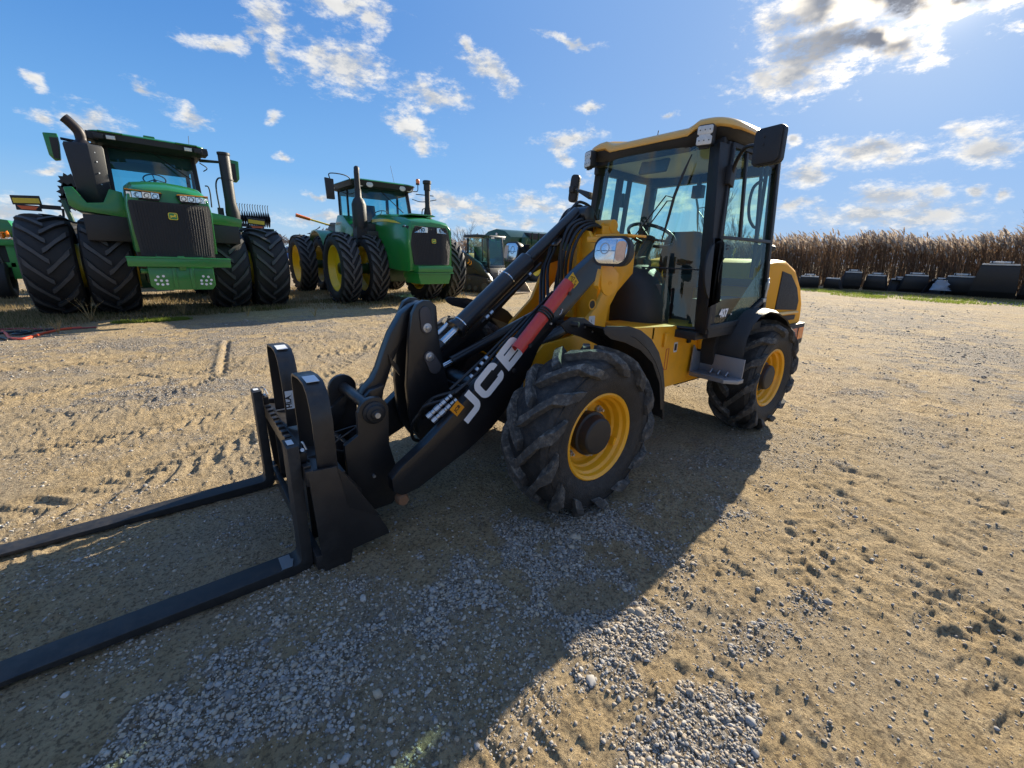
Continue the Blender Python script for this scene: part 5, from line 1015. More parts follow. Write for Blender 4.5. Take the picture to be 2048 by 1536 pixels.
def tractor_two():
    T = empty('articulated_tractor', (-3.66, -10.30, 0), R(91)); tag(T, 'green tractor with bright yellow rims, round black muffler, amber beacon on its roof', 'tractor', 'green dual-wheel tractors on the yard')
    pr = None
    for x in (0, -4.05):
        for s in (-1, 1):
            for y in (1.62, .86):
                w = tractor_wheel(T, x, s*y, .955, .50, .61, 22, pr, s, .20 if y > 1 else .2); pr = pr or w
    m = MB(); m.cyl((0, -1.7, .93), (0, 1.7, .93), .14); m.cyl((-4.05, -1.7, .93), (-4.05, 1.7, .93), .14); m.bb(-.5, .5, -.45, .45, .6, 1.3); m.bb(-4.6, -3.5, -.5, .5, .6, 1.5); m.bb(-3.6, .4, -.25, .25, .7, 1.1); m.build('axle_beam', GRND, T, bev=.03)
    # hood with side panels
    m = MB(); m.loft([sect(.98, 1.95, 2.13, .60, 2.12), sect(.95, 1.98, 2.20, .625, 2.02), sect(.95, 2.0, 2.30, .64, 1.5), sect(1.0, 2.05, 2.38, .64, .8), sect(1.1, 2.1, 2.43, .63, .2), sect(1.2, 2.1, 2.44, .60, -.25)])
    m.prism([(.40, 2.33), (.30, 2.37), (-.30, 2.37), (-.40, 2.33)], 0, .5, 1.7); h = m.build('hood', GRN, T, bev=.012, smooth=35)
    m = MB()
    def gr2(z, w, x, k=.10): n = 12; return [(x + k*(1-(2*i/n-1)**2), (2*i/n-1)*w, z) for i in range(n+1)] + [(x-.25, w*1.02, z), (x-.25, -w*1.02, z)]
    m.loft([gr2(1.12, .50, 2.16), gr2(1.5, .555, 2.13), gr2(1.85, .60, 2.10), gr2(2.04, .625, 2.07)]); g = m.build('grille', GRILL, h, smooth=30)
    m = MB()
    for i in range(24):
        y = -.46+.04*i; x = 2.15+.10*(1-(y/.52)**2); m.tube([(x+.015, y*.92, 1.14), (x-.01, y*1.05, 1.6), (x-.05, y*1.14, 2.0)], .004, 4)
    m.build('grille_ribs', PLB, g)
    def fx2(x_, y_, z_): return (x_ + .10*(1-(y_/.62)**2) - .12*abs(y_/.62)**6, y_, z_)
    for s in (1, -1):
        L = empty('headlamp', (0, 0, 0), 0, T); m = MB(); m.prism([(s*.64, 2.06), (s*.61, 1.96), (s*.46, 1.89), (s*.13, 1.90), (s*.13, 2.02), (s*.40, 2.045)], 0, 2.02, 2.115, fn=fx2); m.build('lamp_lens', LAMPG, L, bev=.004)
        for yy in (.25, .42):
            xx = fx2(2.115, s*yy, 0)[0]; m = MB(); m.lathe([(0, .042), (.006, .042), (.006, .03), (0, .03)], (xx, s*yy, 1.965), (1, 0, 0), 18); m.build('reflector_ring', DSH, L)
    badge(T, 2.235, .02, 1.70, .105)
    # yellow stripe and engine side
    for s in (1, -1):
        m = MB(); pts = [(-.15, 2.28), (.35, 2.27), (.9, 2.24), (1.35, 2.19), (1.75, 2.10), (1.35, 2.135), (.9, 2.18), (.35, 2.20), (-.15, 2.19)]; m.prism(pts, 1, s*.628, s*.642, fn=lambda a, b_, c: (a, b_*(1 - max(0, c-2.15)*.35), c)); m.build('hood_stripe', TYEL, T)
    m = MB(); m.prism([(-.48, 1.10), (-.46, .80), (-.40, .64), (.40, .64), (.46, .80), (.48, 1.10)], 0, 1.4, 2.30); m.bb(1.7, 2.36, -.50, .50, .94, 1.08); m.bb(2.0, 2.37, -.52, .52, .90, .93); m.build('front_bracket', GRN, T, bev=.02)
    m = MB(); m.bb(-.6, 1.5, -.58, .58, .95, 1.75); m.bb(-.9, .3, -.95, .95, 1.55, 1.95); m.bb(-1.0, .1, -1.0, .3, 1.95, 2.15); m.build('engine_frame', DEK, T, bev=.03)
    for s in (1, -1): m = MB(); m.prism([(-2.3, 1.75), (-2.2, 2.15), (-1.9, 2.45), (-1.4, 2.42), (-1.0, 2.2), (-.55, 2.0), (-.75, 1.75), (-1.2, 1.4), (-1.7, 1.2)], 1, s*.72, s*1.02); m.build('cab_fender', GRN, T, bev=.05)
    cab(T, -.72, -2.30, .82, 2.20, 3.20, .26, PLB, .16, wl=0)
    def rring(z, k, xf=-.42, xr=-2.6, w=1.0): return [(p[0], p[1], z) for p in rrect((xf-xr)*k, 2*w*k, .30, 5, (xf+xr)/2, 0)]
    m = MB(); m.loft([rring(3.32, 1.0), rring(3.34, .99), rring(3.37, .90), rring(3.395, .6), rring(3.40, .2)]); m.build('roof', GRN, T, smooth=50)
    m = MB(); m.loft([rring(3.15, .84), rring(3.19, .95), rring(3.325, .985)]); m.build('roof_underside', PLB, T, smooth=45)
    for s in (1, -1):
        for y in (.50, .74):
            m = MB(); m.lathe([(0, .06), (.05, .072), (.055, .05), (.055, .0001)], (-.50 if y < .6 else -.56, s*y, 3.225), (1, 0, 0), 20); m.v = [(a, (b_-s*y)*1.35+s*y, c) for a, b_, c in m.v]; m.build('roof_lamp', LENSW, T)
    m = MB(); m.tube(bez([(-.62, .92, 3.20), (-.56, 1.04, 3.22), (-.56, 1.06, 3.36), (-.56, 1.06, 3.42)], 4), .014, 6); bc = m.build('beacon_stem', BLKM, T); m = MB(); m.lathe([(0, .055), (.09, .06), (.12, .045), (.13, .0001)], (-.56, 1.06, 3.44), (0, 0, 1), 20); m.build('beacon', AMB, bc); m = MB(); m.cyl((-.56, 1.06, 3.40), (-.56, 1.06, 3.44), .06, 20); m.build('beacon_base', BLKM, bc)
    m = MB(); m.tube([(-.64, -.10, 3.10), (-.50, .52, 2.55)], .013, 6); m.build('wiper', HOSE, T); m = MB(); m.tube([(-1.0, .5, 3.40), (-1.05, .42, 3.9)], .005, 5); m.build('aerial', BLKM, T)
    # muffler and stack
    m = MB(); m.lathe([(0, .0001), (0, .17), (.10, .19), (.62, .19), (.74, .14), (.80, .085), (1.0, .085)], (.05, -1.04, 2.0), (0, 0, 1), 28); m.tube(bez([(.05, -1.04, 2.9), (.05, -1.04, 3.30), (.05, -1.04, 3.42), (.02, -1.02, 3.50), (-.05, -1.0, 3.52)], 6), .072, 18); m.bb(-.1, .2, -1.2, -.85, 1.75, 2.05); m.build('muffler', PLB, T, smooth=50)
    m = MB(); m.tube([(.1, 1.02, 2.30), (.1, 1.02, 2.55), (.1, 1.02, 2.75), (.1, 1.02, 3.30)], [.12, .115, .075, .078], 20); m.lathe([(0, .08), (.0, .10), (.16, .10), (.18, .125), (.25, .125), (.27, .10), (.27, .0001)], (.1, 1.02, 3.18), (0, 0, 1), 24); m.build('intake_stack', PLB, T, smooth=50)
    m = MB(); m.tube(bez([(.1, .95, 2.68), (.1, .84, 2.62), (.1, .82, 2.3)], 5), .014, 6); m.build('handrail', BLKM, T)
    for s in (1, -1):
        m = MB(); m.tube(bez([(-.60, s*.90, 3.18), (-.4, s*1.15, 3.36), (-.3, s*1.62, 3.36), (-.3, s*1.64, 3.22)], 5) if s < 0 else [(-.5, .95, 3.12), (-.3, 1.45, 3.10)], .014, 6); m.tube(bez([(-.62, s*.88, 2.98), (-.5, s*1.15, 2.92), (-.3, s*1.55, 3.0)], 5), .012, 6); a = m.build('mirror_arm', BLKM, T)
        if s > 0: continue
        m = MB(); m.prism([(s*1.56, 3.22), (s*1.78, 3.24), (s*1.76, 2.72), (s*1.56, 2.72)], 0, -.32, -.24); m.build('side_mirror', BLKM, a, bev=.012)
    # rear frame, fenders, flasher arm
    m = MB(); m.prism([(-2.6, 1.2), (-2.6, 2.1), (-3.2, 2.3), (-4.2, 2.35), (-5.0, 1.9), (-5.1, 1.2), (-4.5, .8), (-3.0, .8)], 1, -.55, .55); m.build('rear_frame', BLKM, T, bev=.06)
    for s in (1, -1):
        m = MB(); A_ = arc(-4.05, .95, 1.12, 20, 150, 12); B_ = arc(-4.05, .95, 1.08, 150, 20, 12); m.prism(A_+B_, 1, s*.60, s*1.15); m.build('rear_fender', GRN, T, smooth=40)
    m = MB(); m.tube([(-4.3, -.5, 2.25), (-4.3, -1.22, 2.42)], .03, 8); a = m.build('flasher_arm', TYEL, T); m = MB(); m.tube([(-4.3, -1.18, 2.41), (-4.3, -1.62, 2.52)], [.05, .06], 10); m.build('flasher', AMB, a)
tractor_two()
# ------------------------------------------------------------------ compact track loader
def track_loader():
    T = empty('compact_track_loader', (-8.15, -12.2, 0), R(106)); tag(T, 'black and yellow compact track loader with lettered lift arm parked behind the middle tractor', 'track loader')
    for s in (-1, 1):
        m = MB(); out = [(-.95, .25), (-.80, .06), (.75, .06), (.95, .25), (.92, .48), (.75, .58), (.0, .66), (-.75, .62), (-.95, .50)]; m.prism(out, 1, s*.58, s*.92); t = m.build('track', RUB, T, bev=.03)
        m = MB()
        for i in range(len(out)):
            a, b = Vector(out[i]), Vector(out[(i+1) % len(out)]); L = (b-a).length; k = max(1, int(L/.10)); n = Vector(((b-a).y, -(b-a).x)).normalized()
            for j in range(k): c = a.lerp(b, (j+.5)/k)+n*.012; m.box((c.x, s*.75, c.y), (.045, .33, .04), ry=-math.atan2((b-a).y, (b-a).x))
        m.build('track_lugs', RUBT, t)
        m = MB(); [m.cyl((x_, s*.90, z_), (x_, s*.94, z_), r_, 18) for x_, z_, r_ in ((-.72, .34, .19), (.74, .26, .14), (-.3, .18, .09), (0, .18, .09), (.3, .18, .09), (0, .52, .06))]; m.build('track_rollers', DSH, t)
    m = MB(); m.prism([(-1.25, .45), (-1.25, 1.15), (-1.1, 1.30), (-.6, 1.30), (-.5, .95), (.70, .92), (.76, .60), (.76, .35), (-1.1, .35)], 1, -.58, .58); m.build('chassis', BLKM, T, bev=.02)
    m = MB(); m.prism([(-1.22, 1.0), (-1.25, 1.35), (-1.0, 1.45), (-.62, 1.42), (-.55, 1.0)], 1, -.55, .55); m.build('engine_cover', YEL, T, bev=.03)
    m = MB()
    for s in (1, -1): m.loft([[(.60, s*.50, .9), (.60, s*.44, .9), (.52, s*.44, .9), (.52, s*.50, .9)], [(.50, s*.46, 2.0), (.50, s*.40, 2.0), (.42, s*.40, 2.0), (.42, s*.46, 2.0)]]); m.bb(-.55, -.48, s*.42, s*.48, .9, 2.0)
    m.bb(-.55, .45, -.48, -.43, .88, 1.05); m.bb(-.55, .45, .43, .48, .88, 1.05); m.bb(.50, .62, -.48, .48, .52, 1.02); m.prism([(-.70, 2.02), (.62, 2.03), (.60, 2.10), (.0, 2.14), (-.65, 2.12)], 1, -.50, .50); m.build('cab_frame', BLK, T, bev=.012)
    for y in (-.38, -.28, .28, .38):
        m = MB(); m.box((.625, y, 2.01), (.02, .07, .06)); m.build('roof_lamp', LENSW, T)
    m = MB(); m.add([(.61, -.42, 1.02), (.61, .42, 1.02), (.49, .40, 2.0), (.49, -.40, 2.0)], [(0, 1, 2, 3)]); m.add([(-.48, -.45, 1.05), (.52, -.45, 1.05), (.44, -.43, 2.0), (-.48, -.43, 2.0)], [(0, 1, 2, 3)]); m.add([(-.48, .45, 1.05), (.52, .45, 1.05), (.44, .43, 2.0), (-.48, .43, 2.0)], [(0, 1, 2, 3)]); m.build('cab_glass', GLT, T, smooth=0)
    m = MB(); m.bb(-.35, .1, -.22, .22, .95, 1.15); m.bb(-.42, -.32, -.2, .2, 1.1, 1.7); m.build('seat', SEAT, T, bev=.03)
    text('front_lettering', 'JCB', .20, (.765, .0, .79), (0, 1, 0), (-.2, 0, 1), WHT, T, bold=.03)
    m = MB(); m.prism([(-1.25, 1.30), (-1.15, 1.72), (-.90, 1.70), (.35, 1.10), (.85, .62), (1.0, .35), (.82, .30), (.55, .58), (-.1, .98), (-.7, 1.22)], 1, -.80, -.64); m.bb(.80, 1.0, -.8, .5, .30, .50); ar = m.build('lift_arm', BLK, T, bev=.02)
    e1 = Vector((.83, 0, -.42)).normalized(); e2 = Vector((.42, 0, .83)).normalized(); text('arm_lettering', 'JCB', .27, (-.56, -.803, 1.325), e1, e2, WHT, ar, bold=.03)
    m = MB(); o = Vector((-.20, -.803, 1.16))
    for k in (0, .12):
        P = [o+e1*(k+a)+e2*b for a, b in ((0, .09), (.05, .09), (.11, 0), (.05, -.09), (0, -.09), (.06, 0))]; m.add([tuple(p) for p in P]+[tuple(p+Vector((0, .002, 0))) for p in P], [tuple(range(6)), tuple(range(11, 5, -1))])
    m.build('arm_chevrons', ORG, ar, smooth=0)
    m = MB(); bk = [(1.0, .50), (1.02, .05), (1.10, .02), (1.62, .02), (1.62, .04), (1.14, .06), (1.06, .14), (1.05, .50)]; m.prism(bk, 1, -.92, .92); m.prism([(1.0, .50), (1.02, .03), (1.62, .03), (1.25, .50)], 1, -.93, -.91); m.prism([(1.0, .50), (1.02, .03), (1.62, .03), (1.25, .50)], 1, .91, .93); m.build('bucket', mat('worn bucket steel', (.32, .25, .18), .5, .4, var=.25), T, bev=.004)
    m = MB(); m.tube([(-1.0, .3, 1.42), (-1.0, .3, 1.6)], .03, 8); m.build('exhaust', BLKM, T)
track_loader()

# ------------------------------------------------------------------ grain cart
def grain_cart():
    T = empty('grain_cart', (-14.8, -18.4, 0), R(2)); tag(T, 'dark green grain cart with arched end and black rolled tarp behind the track loader', 'grain cart')
    m = MB(); y0, y1 = -1.35, 1.35
    m.loft([[(1.65, y0+.35, 1.0), (1.75, y0, 1.9), (1.75, y0, 2.35), (1.7, -.75, 2.68), (1.7, 0, 2.80), (1.7, .75, 2.68), (1.75, y1, 2.35), (1.75, y1, 1.9), (1.65, y1-.35, 1.0)], [(-3.4, y0+.35, 1.0), (-3.9, y0, 1.9), (-3.9, y0, 2.55), (-3.9, -.75, 2.72), (-3.9, 0, 2.82), (-3.9, .75, 2.72), (-3.9, y1, 2.55), (-3.9, y1, 1.9), (-3.4, y1-.35, 1.0)]])
    m.build('hopper', GRND, T, bev=.03, smooth=30)
    m = MB(); m.loft([[(.4, y0-.02, 2.30), (.4, y0-.02, 2.62), (.4, 0, 2.74), (.4, y1+.02, 2.62), (.4, y1+.02, 2.30)], [(-3.95, y0-.02, 2.3), (-3.95, y0-.02, 2.65), (-3.95, 0, 2.78), (-3.95, y1+.02, 2.65), (-3.95, y1+.02, 2.3)]]); m.build('tarp_cover', BLKM, T, bev=.02)
    m = MB()
    for i in range(9): m.bb(.2-.5*i, .24-.5*i, y1+.02, y1+.06, 2.0, 2.66)
    m.build('side_ribs', GRND, T)
    m = MB(); m.cyl((1.72, .1, 2.52), (1.77, .1, 2.52), .07, 16); m.build('inspection_window', WHT, T)
    m = MB(); m.bb(-2.8, 1.4, -.5, .5, .75, 1.05); m.bb(1.3, 2.7, -.1, .1, .6, .75); m.prism([(1.7, 1.2), (1.9, 1.2), (2.3, .7), (2.2, .7)], 1, -.3, .3); m.build('chassis', GRND, T, bev=.02)
    p = None
    for x in (-1.7, -.2):
        for s in (-1, 1):
            w = empty('wheel', (x, s*1.25, .62), 0, T); m = MB(); m.lathe(tyre_profile(.66, .5, .33), (0, 0, 0), (0, 1, 0), 32)
            if p is None: p = [m.build('tyre', RUBT, w, smooth=40)]; m = MB(); m.lathe([(-.15, .34), (-.1, .30), (.02, .28), (.02, .02), (.10, .30), (.16, .34)], (0, 0, 0), (0, 1, 0), 28); p.append(m.build('rim', TYEL, w))
            else:
                for q in p: c = q.copy(); COL.objects.link(c); c.parent = w
    m = MB(); m.tube([(1.2, 1.45, 1.2), (1.0, 1.5, 1.9), (.9, 1.5, 2.3)], .18, 14); m.build('unload_auger', GRND, T)
grain_cart()

# ------------------------------------------------------------------ folded tillage implement behind the left tractor, machine at the left edge
T = empty('folded_harrow', (1.2, -16.6, 0), R(90)); tag(T, 'dark folded harrow with toothed roller wings showing behind the big left tractor', 'harrow')
m = MB(); m.bb(-.2, .2, -2.6, 2.6, 1.4, 1.6); m.bb(-.6, .6, -.5, .5, .5, 1.5); m.tube([(0, -2.5, 1.5), (0, -2.65, 2.6)], .07, 8); m.tube([(0, 1.7, 1.5), (0, 1.75, 2.3)], .07, 8); m.bb(-.1, .1, 1.7, 2.8, 2.0, 2.1); m.bb(-.6, -.4, -2.4, 2.4, 0.02, 1.5); m.build('frame', GRND, T, bev=.02)
m = MB(); m.cyl((0, 1.66, 2.42), (0, 2.72, 2.42), .10, 14); 
for i in range(14): m.lathe([(0, .10), (.02, .27), (.04, .10)], (0, 1.68+.075*i, 2.40), (0, 1, 0), 20)
m.build('roller', BLKM, T)
for i in range(13):
    m = MB(); m.tube([(0, 1.72+.08*i, 2.65), (.0, 1.72+.08*i, 2.86), (.04, 1.74+.08*i, 2.90)], .012, 5); m.build('tine', BLKM, T)
for k, (z_, r_) in enumerate(((3.10, .26), (2.82, .28), (2.56, .26))):
    m = MB(); pts = []
    for i in range(20): a = 2*math.pi*i/20; rr_ = r_*(1 if i % 2 == 0 else .72); pts.append((rr_*math.cos(a)-2.42-.05*k, z_+rr_*math.sin(a)))
    m.prism(pts, 0, -.02, .02); m.build('toothed_disc', BLKM, T)
T = empty('green_seeder', (5.6, -14.4, 0), R(90)); tag(T, 'green seeding machine with light green beam and small orange lamp cut by left edge', 'seeder')
m = MB(); m.prism([(.55, 1.95), (.95, 1.90), (1.04, 1.62), (.98, 1.50), (.2, 1.5), (-1.2, 1.5), (-1.2, 2.15), (.2, 2.08)], 0, -.6, .2); m.build('hopper', GRN, T, bev=.02)
m = MB(); m.bb(-1.2, 1.05, .0, 0, 0, 0) if False else None; m.bb(.22, .36, -1.2, .98, 1.30, 1.44); m.bb(-.6, .3, .80, .94, .5, 1.40); m.bb(.1, .3, -1.2, .9, .78, .90); m.build('beam', mat('light green beam', (.04, .30, .06), .4, var=.1), T, bev=.01)
m = MB(); m.bb(-.3, .2, -1.2, .9, .55, 1.45); m.tube([(.3, .6, 1.4), (.4, .7, .9), (.35, .62, .5)], .03, 6); m.tube([(.3, .3, 1.4), (.4, .4, .9), (.35, .3, .5)], .03, 6); m.build('opener_frame', DEK, T, bev=.01)
m = MB(); m.tube([(.28, .80, 1.46), (.28, .80, 1.60), (.28, .88, 1.62), (.28, .90, 1.50)], .04, 8); m.build('orange_lamp', AMB, T)
m = MB(); m.lathe(tyre_profile(.46, .3, .2), (.2, .6, .46), (0, 1, 0), 28); m.build('gauge_wheel', RUBT, T, smooth=40)

# ------------------------------------------------------------------ hoses on the ground
def ground_line(pts, dz): return [(x_, y_, float(height(np.array([x_]), np.array([y_]))[0])+dz) for x_, y_ in pts]
def gh(name, pts, r, mt, lab, cat='hose', grp='hoses and cables lying in front of the left tractor'):
    m = MB(); m.tube(bez(ground_line(pts, r*.8), 8), r, 8); o = m.build(name, mt, None, smooth=60); tag(o, lab, cat, grp); return o
ROR = mat('red orange hose', (.75, .10, .04), .45, var=.1)
gh('ground_hose', [(4.03, -8.34), (3.91, -7.95), (3.77, -7.42), (3.62, -7.22), (3.54, -7.38), (3.48, -7.75), (3.30, -8.11), (3.1, -8.3)], .020, ROR, 'bright red orange hose curving at the bottom of the hose heap')
gh('ground_hose', [(4.4, -8.5), (3.9, -8.55), (3.5, -8.35), (3.2, -8.2), (2.9, -8.25)], .014, mat('dull red cable', (.28, .05, .05), .6), 'thin dull red cable running along the top of the hose heap', 'cable')
gh('ground_hose', [(4.3, -8.0), (4.0, -8.1), (3.8, -8.2), (3.66, -8.0), (3.72, -7.75), (3.82, -7.9), (3.6, -8.2), (3.3, -8.2)], .022, HOSE, 'black hose looped in the middle of the hose heap')
gh('ground_hose', [(4.4, -7.7), (4.0, -7.6), (3.80, -7.35), (3.78, -7.2)], .016, HOSE, 'short black hose end at the left edge of the photo')

# ------------------------------------------------------------------ excavator buckets along the reeds
def bucket(x, y, w, h, rz, lab, hitch=True, col=None, tilt=0.0, d=None):
    d = d or h*.75; T = empty('excavator_bucket', (x, y, 0.0), rz+R(180)); fl = lambda a, b_, c: (a - .10*h*(c/h), b_*(1.12-.26*c/h), c); tag(T, lab, 'bucket', 'buckets lined up along the reeds')
    mt = col or BUK; sec = [(.02, h), (-.02, h*.92), (-.05, h*.55), (.02, h*.22), (d*.35, .02), (d, .0), (d, .03), (d*.38, .06), (.08, h*.26), (.02, h*.56), (.05, h*.9), (d*.55, h*.98), (d*.5, h)]
    m = MB(); m.prism(sec, 1, -w/2, w/2, fn=fl); m.build('shell', mt, T, bev=.006)
    sp = [(.0, h), (-.05, h*.55), (.02, h*.22), (d*.35, .0), (d*1.02, .0), (d*.85, h*.5), (d*.5, h)]
    for s in (-1, 1): m = MB(); m.prism(sp, 1, s*w/2, s*(w/2+.025), fn=fl); m.build('side_plate', mt, T, bev=.004)
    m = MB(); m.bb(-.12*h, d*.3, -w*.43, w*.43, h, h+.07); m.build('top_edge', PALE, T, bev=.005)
    if hitch:
        m = MB()
        for s in (-1, 1): m.prism([(.02, h), (.0, h+.14), (.06, h+.20), (.14, h+.16), (.22, h+.10), (.30, h+.14), (.36, h+.08), (.36, h)], 1, s*w*.22-.02, s*w*.22+.02)
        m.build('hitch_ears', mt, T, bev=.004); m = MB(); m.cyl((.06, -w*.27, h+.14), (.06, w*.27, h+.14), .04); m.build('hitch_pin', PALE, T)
    if h > .8:
        for i in range(5): m = MB(); m.box((d+.02, -w*.42+w*.84*i/4, .02), (.14, .09, .05)); m.build('tooth', mt, T, bev=.01)
    return T
PALE = mat('painted sun highlight', (.60, .57, .52), .6, var=.3)  # pale colour paints the sunlit highlights on bucket tops and hitch pins
BUK = mat('bucket black', (.013, .013, .015), .5, var=.3, dust=.12, dustcol=(.12, .10, .09))
a0 = R(20)
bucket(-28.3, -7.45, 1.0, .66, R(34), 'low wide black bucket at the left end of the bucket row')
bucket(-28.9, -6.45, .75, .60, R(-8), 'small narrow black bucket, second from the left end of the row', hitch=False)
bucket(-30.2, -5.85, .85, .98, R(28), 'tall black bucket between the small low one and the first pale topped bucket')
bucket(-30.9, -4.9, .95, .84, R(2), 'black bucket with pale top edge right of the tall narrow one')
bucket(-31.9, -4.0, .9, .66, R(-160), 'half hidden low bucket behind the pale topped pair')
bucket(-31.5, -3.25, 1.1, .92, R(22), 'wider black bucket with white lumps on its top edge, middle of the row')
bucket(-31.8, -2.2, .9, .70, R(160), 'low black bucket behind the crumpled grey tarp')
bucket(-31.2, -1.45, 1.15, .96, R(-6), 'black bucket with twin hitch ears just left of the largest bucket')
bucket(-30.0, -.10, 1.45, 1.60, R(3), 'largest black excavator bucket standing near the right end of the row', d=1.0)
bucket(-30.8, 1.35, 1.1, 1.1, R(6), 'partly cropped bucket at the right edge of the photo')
m = MB(); rs = random.Random(4)
for i in range(6):
    z = .0+.14*i; k = 1-.10*i; m.v += []
    ring = [(-30.6+.28*k*math.cos(a)*(1+rs.uniform(-.25, .25)), -2.05+.42*k*math.sin(a)*(1+rs.uniform(-.25, .25)), z*.75+.25) for a in [2*math.pi*j/12 for j in range(12)]]
    if i == 0: secs_ = []
    secs_.append(ring)
m.loft(secs_); o = m.build('tarp_bundle', mat('grey blue tarp', (.26, .29, .34), .6, var=.2), None, smooth=60); tag(o, 'crumpled grey blue tarp bundle lying among the buckets', 'tarp')

# ------------------------------------------------------------------ reeds
def build_reeds():
    rs = np.random.RandomState(8); V = []; F = []; MI = []
    line_ = [(-33.5, 14), (-33, 6), (-33.2, 0), (-32.8, -9), (-32.5, -16), (-34, -28), (-28, -40), (-20, -50)]
    P = np.array([tuple(p)[:2] for p in bez([(a, b, 0) for a, b in line_], 6)]); seg = np.hypot(*(P[1:]-P[:-1]).T); cs = np.concatenate([[0], np.cumsum(seg)])
    n = 9500; s = np.where(rs.rand(n) < .75, rs.uniform(0, 32, n), rs.uniform(30, cs[-1], n)); t = rs.uniform(0, 1, n)**1.3*5.0
    px = np.interp(s, cs, P[:, 0]) - t; py = np.interp(s, cs, P[:, 1]) + rs.normal(0, .1, n)
    hh = (3.5 + fbm(px*.35, py*.35, 200, 3)*1.3 + rs.normal(0, .28, n)) * np.where(s > 45, .85, 1); nv = 0
    for i in range(n):
        x, y, h = px[i], py[i], max(1.6, hh[i]); lx, ly = rs.normal(0, .10, 2); ly -= .12
        a = rs.uniform(0, 6.28); w = .011; dx, dy = math.cos(a)*w, math.sin(a)*w
        V += [(x-dx, y-dy, 0), (x+dx, y+dy, 0), (x+lx*h*.5+dx, y+ly*h*.5+dy, h*.8), (x+lx*h*.5-dx, y+ly*h*.5-dy, h*.8)]; F.append((nv, nv+1, nv+2, nv+3)); MI.append(0); nv += 4
        for k in range(5):   # leaves
            z = h*rs.uniform(.15, .85); a = rs.uniform(0, 6.28); L = rs.uniform(.25, .55); ux, uy = math.cos(a), math.sin(a); q = z/h; bx, by = x+lx*h*.5*q, y+ly*h*.5*q
            V += [(bx, by, z-.02), (bx+ux*L*.5-uy*.016, by+uy*L*.5+ux*.016, z+L*.35), (bx+ux*L, by+uy*L, z+L*rs.uniform(-.1, .45)), (bx+ux*L*.5+uy*.016, by+uy*L*.5-ux*.016, z+L*.33)]; F.append((nv, nv+1, nv+2, nv+3)); MI.append(1); nv += 4
        if rs.rand() < .8:
            tx, ty, tz = x+lx*h*.5, y+ly*h*.5, h*.78; L = rs.uniform(.26, .42); ddx, ddy = rs.normal(0, .05), -.10+rs.normal(0, .04); W_ = rs.uniform(.035, .06)
            for a in (rs.uniform(0, 3.14), rs.uniform(0, 3.14)):
                ux, uy = math.cos(a)*W_, math.sin(a)*W_; pr_ = [(0, .25), (.25, .9), (.6, 1.0), (.9, .4), (1.0, .05)]; b = nv
                for q, ww in pr_: cx, cy, cz = tx+ddx*q, ty+ddy*q*q*2, tz+L*q; V += [(cx-ux*ww, cy-uy*ww, cz+rs.uniform(-.02, .02)), (cx+ux*ww, cy+uy*ww, cz+rs.uniform(-.02, .02))]; nv += 2
                for j in range(4): F.append((b+2*j, b+2*j+1, b+2*j+3, b+2*j+2)); MI.append(2)
    me = bpy.data.meshes.new('reeds'); me.from_pydata(V, [], F); me.update()
    me.materials.append(leafmat('reed stalk', (.20, .13, .08))); me.materials.append(leafmat('reed leaf', (.22, .145, .10))); me.materials.append(leafmat('reed plume', (.46, .39, .32), .35, .5))
    me.polygons.foreach_set('material_index', MI); o = bpy.data.objects.new('reeds', me); COL.objects.link(o); tag(o, 'tall dry brown reeds with feathery plumes behind the row of buckets', 'reeds', kind='stuff')
def leafmat(name, col, tr=.35, var=.35):
    m = bpy.data.materials.new(name); m.use_nodes = True; t = m.node_tree; b = t.nodes['Principled BSDF']
    ri = t.nodes.new('ShaderNodeNewGeometry').outputs['Random Per Island']; pos = t.nodes.new('ShaderNodeTexCoord').outputs['Object']
    f = M(t, 'ADD', M(t, 'MULTIPLY', ri, .7), M(t, 'MULTIPLY', NOISE(t, pos, .7, 3, .6), .5))
    c = MIX(t, f, tuple(x*(1-var) for x in col), tuple(min(1, x*(1+var)) for x in col)); LK(t, c, b.inputs['Base Color']); b.inputs['Roughness'].default_value = .85; b.inputs['Specular IOR Level'].default_value = .2
    tl = t.nodes.new('ShaderNodeBsdfTranslucent'); LK(t, c, tl.inputs[0]); mx = t.nodes.new('ShaderNodeMixShader'); mx.inputs[0].default_value = tr
    LK(t, b.outputs[0], mx.inputs[1]); LK(t, tl.outputs[0], mx.inputs[2]); LK(t, mx.outputs[0], t.nodes['Material Output'].inputs[0]); return m
build_reeds()

